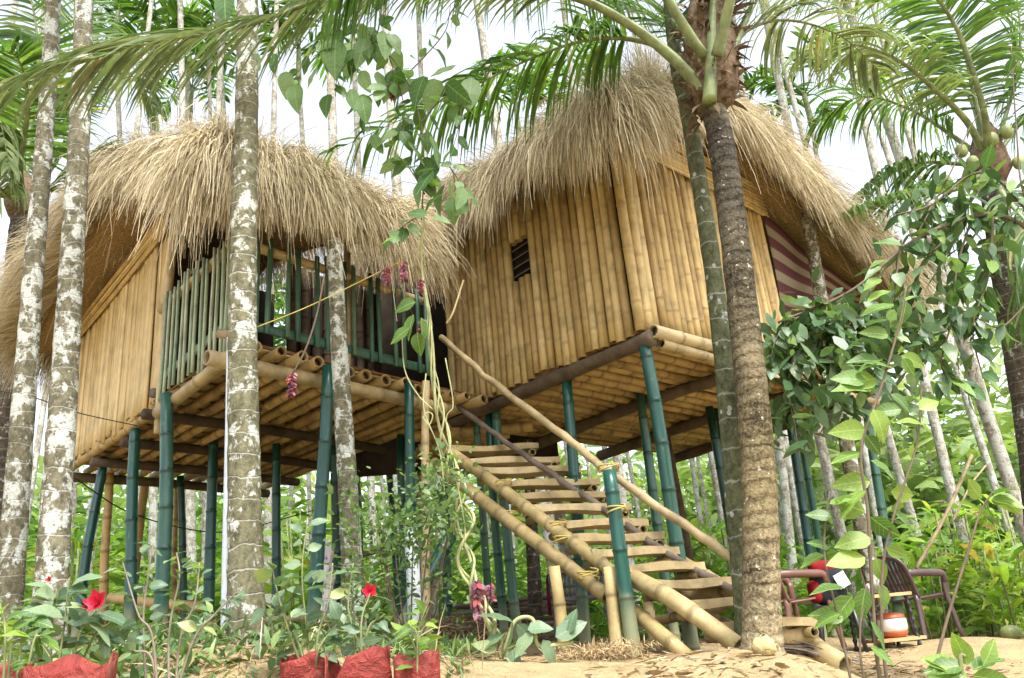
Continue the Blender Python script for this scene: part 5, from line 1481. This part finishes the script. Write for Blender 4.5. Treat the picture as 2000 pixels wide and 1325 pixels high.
# ================================================================== things standing about
def xf(o, rz):
    c, s = math.cos(rz), math.sin(rz)
    Rm = np.array([[c, -s, 0], [s, c, 0], [0, 0, 1]])
    return lambda v: np.asarray(v, float) @ Rm.T + o

def chair(px, py, Y, rz, mat, label):
    o = W(px, py, Y); o[2] = float(G(*o[:2]))
    t = thing('plastic_chair', o, label, 'chair', 'moulded plastic armchairs')
    X = xf(o, rz); mt_ = M[mat]
    # seat: dished slab, front at +y
    v, f = [], []
    nx, ny = 9, 9
    for lay, dz in ((0, 0.0), (1, -.022)):
        for i in range(ny):
            for j in range(nx):
                u, w = j / (nx - 1) * 2 - 1, i / (ny - 1) * 2 - 1
                hw = .235 - .02 * (w < 0) * abs(w)
                v.append((u * hw, w * .225, .425 + .02 * u * u + .012 * w - .012 * (w > .8) * 2 + dz))
    for i in range(ny - 1):
        for j in range(nx - 1):
            a = i * nx + j; K = nx * ny
            f += [(a, a + 1, a + nx + 1, a + nx), (K + a, K + a + nx, K + a + nx + 1, K + a + 1)]
    K = nx * ny
    for i in range(ny - 1):
        for j in (0, nx - 1):
            a = i * nx + j; f.append((a, a + nx, K + a + nx, K + a))
    for j in range(nx - 1):
        for i in (0, ny - 1):
            a = i * nx + j; f.append((a, a + 1, K + a + 1, K + a))
    mesh_obj('seat', X(v), f, mt_, t)
    # backrest: frame with slats
    fr = spline([(-.235, -.20, .42), (-.24, -.26, .62), (-.20, -.31, .78), (0, -.335, .835), (.20, -.31, .78), (.24, -.26, .62), (.235, -.20, .42)], 40)
    tv, tf = tube(fr, .018, 8, squash=1.6)
    bk = mesh_obj('backrest', X(tv), tf, mt_, t)
    for k in range(9):
        u = -.19 + .38 * k / 8
        zt = .80 - .5 * u * u * 1.6
        sv, sf = plank(A3(u, -.215, .45), A3(u * .98, -.325 + .3 * u * u, zt), .017, .006, up=(0, 1, .3), n=5, wob=0.0)
        mesh_obj('back_slat', X(sv), sf, mt_, bk)
    for k in range(2):
        z = .56 + .13 * k
        sv, sf = plank(A3(-.23, -.235 - .03 * k, z), A3(.23, -.235 - .03 * k, z), .014, .006, up=(0, 1, .2), n=5, wob=0)
        mesh_obj('back_slat', X(sv), sf, mt_, bk)
    for sx in (-1, 1):
        av, af = tube(spline([(sx * .235, -.265, .66), (sx * .275, -.12, .655), (sx * .285, .08, .645), (sx * .28, .2, .63), (sx * .265, .235, .56)], 16), .024, 8, squash=1.5)
        mesh_obj('armrest', X(av), af, mt_, t)
        lv, lf = tube(spline([(sx * .265, .235, .60), (sx * .25, .225, .42), (sx * .275, .265, 0)], 8), np.linspace(.036, .026, 8), 8, squash=.7)
        mesh_obj('leg', X(lv), lf, mt_, t)
        lv, lf = tube(spline([(sx * .225, -.2, .45), (sx * .25, -.27, 0)], 8), np.linspace(.038, .026, 8), 8, squash=.7)
        mesh_obj('leg', X(lv), lf, mt_, t)
    return t, o, X

chair(1800, 1248, 8.7, R(-62), 'plum_plastic', 'dark plum plastic armchair right of the small table')
chair(1560, 1256, 7.7, R(-70), 'brown_plastic', 'reddish brown plastic armchair half hidden behind the coconut trunk')
gc, go, gX = chair(1148, 1262, 8.4, R(170), 'grey_plastic', 'grey plastic chair hung with maroon cloth behind the staircase')
def drape(name, pts, mat, label, w):
    v, f = [], []
    P = spline(pts, 14)
    for i, p in enumerate(P):
        for j in range(7):
            u = j / 6 * 2 - 1
            v.append(p + w * u + A3(0, .012 * math.sin(j * 1.9 + i * .5), 0))
    for i in range(13):
        for j in range(6):
            a = i * 7 + j; f.append((a, a + 1, a + 8, a + 7))
    o = mesh_obj(name, v, f, M[mat], None)
    md = o.modifiers.new('thick', 'SOLIDIFY'); md.thickness = .006
    return tag(o, label, 'cloth')
drape('maroon_cloth', [gX((.27, .1, .62)), gX((.29, .1, .67)), gX((.32, .1, .6)), gX((.33, .1, .28))], 'maroon_cloth', 'maroon cloth over the left arm of the grey chair', gX((0, .1, 0)) - gX((0, 0, 0)))
drape('maroon_cloth', [gX((-.27, .05, .62)), gX((-.29, .05, .67)), gX((-.32, .05, .55)), gX((-.33, .05, .2))], 'maroon_cloth', 'maroon cloth hanging over the right arm of the grey chair', gX((0, .12, 0)) - gX((0, 0, 0)))

# small two-tier table
to = W(1735, 1268, 7.7); to[2] = float(G(*to[:2]))
tab = thing('side_table', to, 'small two-tier wooden table with black turned legs beside the plum chair', 'table')
TX = xf(to, R(12))
def tbox(c, h, nm, mt_, par):
    v, f = box(c, A3(h[0], 0, 0), A3(0, h[1], 0), A3(0, 0, h[2])); return mesh_obj(nm, TX(v), f, M[mt_], par, False)
tbox((0, 0, .455), (.24, .19, .014), 'table_top', 'table_wood', tab)
tbox((0.06, 0, .075), (.23, .17, .013), 'lower_shelf', 'table_wood', tab)
for sx in (-1, 1):
    for sy in (-1, 1):
        z = np.linspace(0, .44, 26)
        v, f = tube(TX(np.stack([np.full(26, sx * .2 + .02 * (1 - z / .44) * sx), np.full(26, sy * .15), z], 1)), .018 + .006 * np.sin(z * 90), 8)
        mesh_obj('leg', v, f, M['black_paint'], tab)
def lathe(c, prof, seg=20):
    return tube(np.array([[c[0], c[1], c[2] + z] for r_, z in prof]), [r_ for r_, z in prof], seg)
c = TX([(0.1, 0, .089)])[0]
pot = thing('water_pot', c, 'round white pot with orange lid and base on the lower table shelf', 'pot')
mesh_obj('body', *lathe(c, [(.10, .045), (.122, .06), (.128, .10), (.126, .15), (.118, .165)]), M['white_plastic'], pot)
mesh_obj('base', *lathe(c, [(.085, 0), (.105, .012), (.124, .046), (.122, .05)]), M['orange_plastic'], pot)
mesh_obj('lid', *lathe(c, [(.121, .16), (.122, .175), (.10, .20), (.05, .213), (.012, .216)]), M['orange_plastic'], pot)
c = TX([(-.06, 0, .470)])[0]
g = MB(); g.add(*lathe(c, [(.026, 0.0), (.028, .01), (.034, .1)], 16)); v, f, r_ = g.vf()
single('drinking_glass', v, f, M['glass'], c, 'clear drinking glass standing on the small table', 'glass')
c = TX([(.09, .03, .470)])[0]
v, f = tube([c + A3(0, 0, .0), c + A3(0, 0, .012), c + A3(0, 0, .016)], [.05, .07, .068], 16)
single('saucer', v, f, M['grey_stick'], c, 'brown saucer on the table beside the glass', 'saucer')
# black stool with backpack
so = W(1650, 1272, 7.6); so[2] = float(G(*so[:2]))
stl = thing('black_stool', so, 'black stool carrying a red and black bag between brown chair and table', 'stool')
SX = xf(so, R(-20))
v, f = box((0, 0, .40), A3(.17, 0, 0), A3(0, .17, 0), A3(0, 0, .015)); mesh_obj('seat', SX(v), f, M['black_paint'], stl, False)
for sx in (-1, 1):
    for sy in (-1, 1):
        v, f = tube(SX([(sx * .14, sy * .14, .39), (sx * .18, sy * .18, 0)]), [.024, .018], 8); mesh_obj('leg', v, f, M['black_paint'], stl)
c = SX([(-.02, 0, .415)])[0]
bag = thing('backpack', c, 'red and black backpack with a white paper tag on the black stool', 'bag')
def blob(c, rx, ry, rz, n=12, sq=.6):
    v, f = [], []
    for i in range(n + 1):
        for j in range(16):
            th = math.pi * i / n; ph = 2 * math.pi * j / 16
            g_ = lambda q: math.copysign(abs(q) ** sq, q)
            v.append(c + A3(rx * g_(math.sin(th)) * g_(math.cos(ph)), ry * g_(math.sin(th)) * g_(math.sin(ph)), rz * g_(math.cos(th))))
    for i in range(n):
        for j in range(16):
            k = (j + 1) % 16; f.append((i * 16 + j, i * 16 + k, (i + 1) * 16 + k, (i + 1) * 16 + j))
    return v, f
mesh_obj('body', *blob(c + A3(0, 0, .16), .15, .10, .17), M['black_cloth'], bag)
mesh_obj('top_pocket', *blob(c + A3(-.02, 0, .33), .12, .08, .06), M['red_cloth'], bag)
mesh_obj('side_pocket', *blob(c + A3(-.14, -.02, .12), .05, .08, .10), M['red_cloth'], bag)
v, f = box(c + A3(.09, -.125, .2), A3(.05, 0, .02), A3(0, .002, 0), A3(-.022, 0, .06)); mesh_obj('paper_tag', v, f, M['paper_tag'], bag, False)

# red grow bags
def grow_bag(x, y, Y, wpx, label, torn=0.0, rz=0.1, hgt=None):
    c = W(x, y, Y); g_ = float(G(*c[:2]))
    h = c[2] - g_; w = wpx * Y / FPX * .5
    o = A3(c[0], c[1], g_)
    t = thing('grow_bag', o, label, 'bag', 'red plastic grow bags')
    seg, rings = 40, 9
    v, f = [], []
    for i in range(rings):
        q = i / (rings - 1)
        for j in range(seg):
            a = 2 * math.pi * j / seg
            ca, sa = math.cos(a), math.sin(a)
            k = (abs(ca) ** 5 + abs(sa) ** 5) ** (-.2)
            r_ = w * k * (.93 + .08 * q + .02 * math.sin(5 * a + q * 4)) + random.uniform(-.004, .004)
            rim = (torn * max(0, math.sin(3 * a + x)) + .015 * math.sin(4 * a + x)) * q ** 4
            v.append((r_ * ca, r_ * sa * .9, -.03 + (h + .03) * q - rim))
    for i in range(rings - 1):
        for j in range(seg):
            k = (j + 1) % seg; f.append((i * seg + j, i * seg + k, (i + 1) * seg + k, (i + 1) * seg + j))
    ob = mesh_obj('bag_skin', xf(o, rz)(v), f, M['red_bag'], t)
    md = ob.modifiers.new('thick', 'SOLIDIFY'); md.thickness = .004
    sv = [(w * .9 * (abs(math.cos(a)) ** 5 + abs(math.sin(a)) ** 5) ** (-.2) * math.cos(a), w * .8 * (abs(math.cos(a)) ** 5 + abs(math.sin(a)) ** 5) ** (-.2) * math.sin(a), h * .72) for a in np.linspace(0, 2 * math.pi, 24, endpoint=False)]
    mesh_obj('soil', xf(o, rz)(sv), [tuple(range(24))], M['soil_bank'], t)
grow_bag(142, 1288, 3.0, 135, 'rounded red grow bag at the lower left under the pink bloom', .02, .25)
grow_bag(22, 1300, 3.3, 90, 'red grow bag cut by the lower left picture corner', .02)
grow_bag(700, 1272, 3.5, 115, 'torn red grow bag with folded rim holding the rose', .13, .2)
grow_bag(813, 1280, 3.5, 82, 'square red grow bag right of the folded one', .01, .12)
grow_bag(600, 1280, 3.7, 90, 'red grow bag mostly hidden by leaves behind the folded one', .03)

# poles, pipes, wires, logs, nuts
def rod(name, pts, r_, mat, label, cat, n=24, seg=10, Y=None):
    P = spline([W(*q) for q in pts], n)
    g_ = P[np.argmin(P[:, 2])]
    v, f = tube(P, r_, seg)
    return single(name, v, f, M[mat], g_, label, cat)
rod('white_pipe', [(436, 1330, 4.75), (440, 1100, 4.75), (446, 840, 4.75), (449, 660, 4.75)], .020, 'white_pipe', 'white plastic pipe standing close behind the thick lichened trunk', 'pipe')
rod('wrapped_post', [(812, 1330, 5.2), (808, 1150, 5.2), (800, 1010, 5.2)], .045, 'white_pipe', 'pale blue-white wrapped post behind the small-leaved shrub', 'post')
rod('black_wire', [(-10, 762, 5.1), (70, 778, 5.3), (150, 806, 5.7), (268, 832, 6.8)], .004, 'wire_black', 'thin black wire running from the left trunks to the hut wall', 'wire')
rod('black_cable', [(140, 930, 6.5), (250, 1000, 7.5), (380, 1036, 8.5), (470, 1035, 9), (620, 995, 9.5)], .006, 'wire_black', 'sagging black cable crossing below the left hut', 'cable')
rod('yellow_string', [(500, 640, 4.35), (600, 600, 4.5), (700, 552, 4.6), (780, 512, 4.5)], .0035, 'cord_yellow', 'tight straw-coloured string from the thick trunk to the vine', 'string')
rod('fallen_bamboo', [(215, 1168, 8.4), (300, 1178, 8.2), (400, 1186, 8.0)], .05, 'floor_bamboo', 'bamboo log lying on the ground behind the left stilts', 'log')
rod('fallen_pole', [(500, 1212, 7.6), (580, 1208, 7.6), (640, 1206, 7.7)], .03, 'pale_bamboo', 'pale pole lying on the soil under the balcony', 'pole')
rod('leaning_stick', [(1790, 1110, 9.6), (1850, 1000, 9.9), (1898, 890, 10.2)], .022, 'pale_bamboo', 'pale dry bamboo stick leaning among the ginger right of the stilts', 'stick')
rod('thin_leaning_stick', [(1860, 1020, 10.2), (1895, 950, 10.4), (1925, 910, 10.5)], .012, 'pale_bamboo', 'thinner dry stick right of the pale leaning bamboo', 'stick')
rod('thin_dry_pole', [(905, 548, 5.6), (885, 610, 5.5), (872, 632, 5.5)], .008, 'pale_bamboo', 'dry stalk hanging from the thatch valley', 'stalk')
rod('board_rail', [(700, 1085, 8.0), (730, 1078, 8.0), (768, 1066, 8.0)], .03, 'dark_timber', 'dark timber rail under the hut behind the rose bush', 'rail', seg=6)
c = W(1965, 1204, 8.6); c[2] = float(G(*c[:2])) + .07
v, f = blob(c, .10, .085, .08, 10, .9)
single('fallen_coconut', v, f, M['coconut_green'], c - UPV * .08, 'green coconut lying on the ground at the right edge', 'coconut')
c = W(1500, 1305, 4.3); c[2] = float(G(*c[:2])) + .02
v, f = blob(c, .06, .05, .05, 10, .9)
single('coconut_husk', np.array(v) + RNG.normal(0, .004, (len(v), 3)), f, M['husk'], c - UPV * .04, 'fibrous husk lump at the foot of the coconut trunk', 'husk')
c = W(1180, 1290, 4.7); c[2] = float(G(*c[:2]))
n = 1500
S = c[None] + RNG.normal(0, 1, (n, 3)) * A3(.12, .08, .0)[None]; S[:, 2] = c[2] + RNG.uniform(0, .07, n)
D = RNG.normal(0, 1, (n, 3)); D /= np.linalg.norm(D, axis=1)[:, None]
o = leaf_field('husk_pile', S, D, RNG.uniform(.02, .07, n), np.full(n, .006), 'litter', np.full(n, .1), 'stuff', None, RNG.uniform(.4, .8, n))
tag(o, 'small pile of yellow husk fibre by the stair post', 'husk')
for k, (x, y, Y, lb) in enumerate(((42, 1205, 6.4, 'clay brick on the bank left of the blotched trunk'), (60, 1222, 6.3, 'clay brick lying lower on the bank left of the blotched trunk'))):
    c = W(x, y, Y); c[2] = float(G(*c[:2])) + .05
    v, f = box(c, A3(.11, .02, 0), A3(-.01, .06, 0), A3(0, 0, .05))
    single('clay_brick', v, f, M['brick_clay'], c - UPV * .05, lb, 'brick', smooth=False)
# firewood behind the stairs and the twig broom under the lowest tread
fo = W(1010, 1200, 9.6); fo[2] = float(G(*fo[:2]))
fw = thing('firewood_stack', fo, 'low stack of split bamboo firewood behind the staircase', 'firewood')
for k in range(26):
    p = fo + A3(random.uniform(-.1, .1), random.uniform(-.2, .2), .03 + .018 * k)
    d = A3(random.uniform(.7, 1.0), random.uniform(-.15, .15), random.uniform(-.05, .05))
    v, f = tube([p - d * .8, p + d * .7], random.uniform(.014, .028), 7); mesh_obj('split_stick', v, f, M['grey_stick' if k % 3 else 'dark_timber'], fw)
bo = W(1575, 1268, 5.25); bo[2] = float(G(*bo[:2]))
br = thing('twig_broom', bo, 'bundle of thin grey twigs lying under the lowest stair tread', 'broom')
mb = MB()
for k in range(110):
    p0 = bo + A3(-.22 + random.gauss(0, .03), random.gauss(0, .03), .16 + random.gauss(0, .02)); p1 = bo + A3(.18 + random.gauss(0, .06), random.gauss(0, .06) - .05, .02 + abs(random.gauss(0, .02)))
    mb.add(*tube(spline([p0, (p0 + p1) / 2 + A3(0, 0, .03), p1], 5), .0035, 4, cap=False))
mb.build('twigs', M['grey_stick'], br)['kind'] = 'stuff'

mt, n, l, b = mat_new('printed_cloth', 0.85, 0.15)
tc = n.new('ShaderNodeTexCoord').outputs['Object']
pr = ramp(n, [(0.55, (0.62, 0.56, 0.56)), (0.62, (0.17, 0.12, 0.28))])
l.new(noise(n, l, tc, 14.0, 2, 0.5, 0.6), pr.inputs[0]); l.new(pr.outputs[0], b.inputs['Base Color'])
P = spline([W(640, 1200, 7.2), W(636, 1150, 7.2), W(634, 1110, 7.2), W(632, 1068, 7.2)], 18)
v, f = tube(P, .075 + .012 * np.sin(np.arange(18) * .9), 18)
v = v + .010 * np.stack([np.sin(np.arange(len(v)) * 2.2), np.cos(np.arange(len(v)) * 1.7), 0 * np.arange(len(v))], 1)
single('printed_cloth', v, f, M['printed_cloth'], P[0], 'pale cloth with purple print wrapped round a stilt behind the shrub', 'cloth')
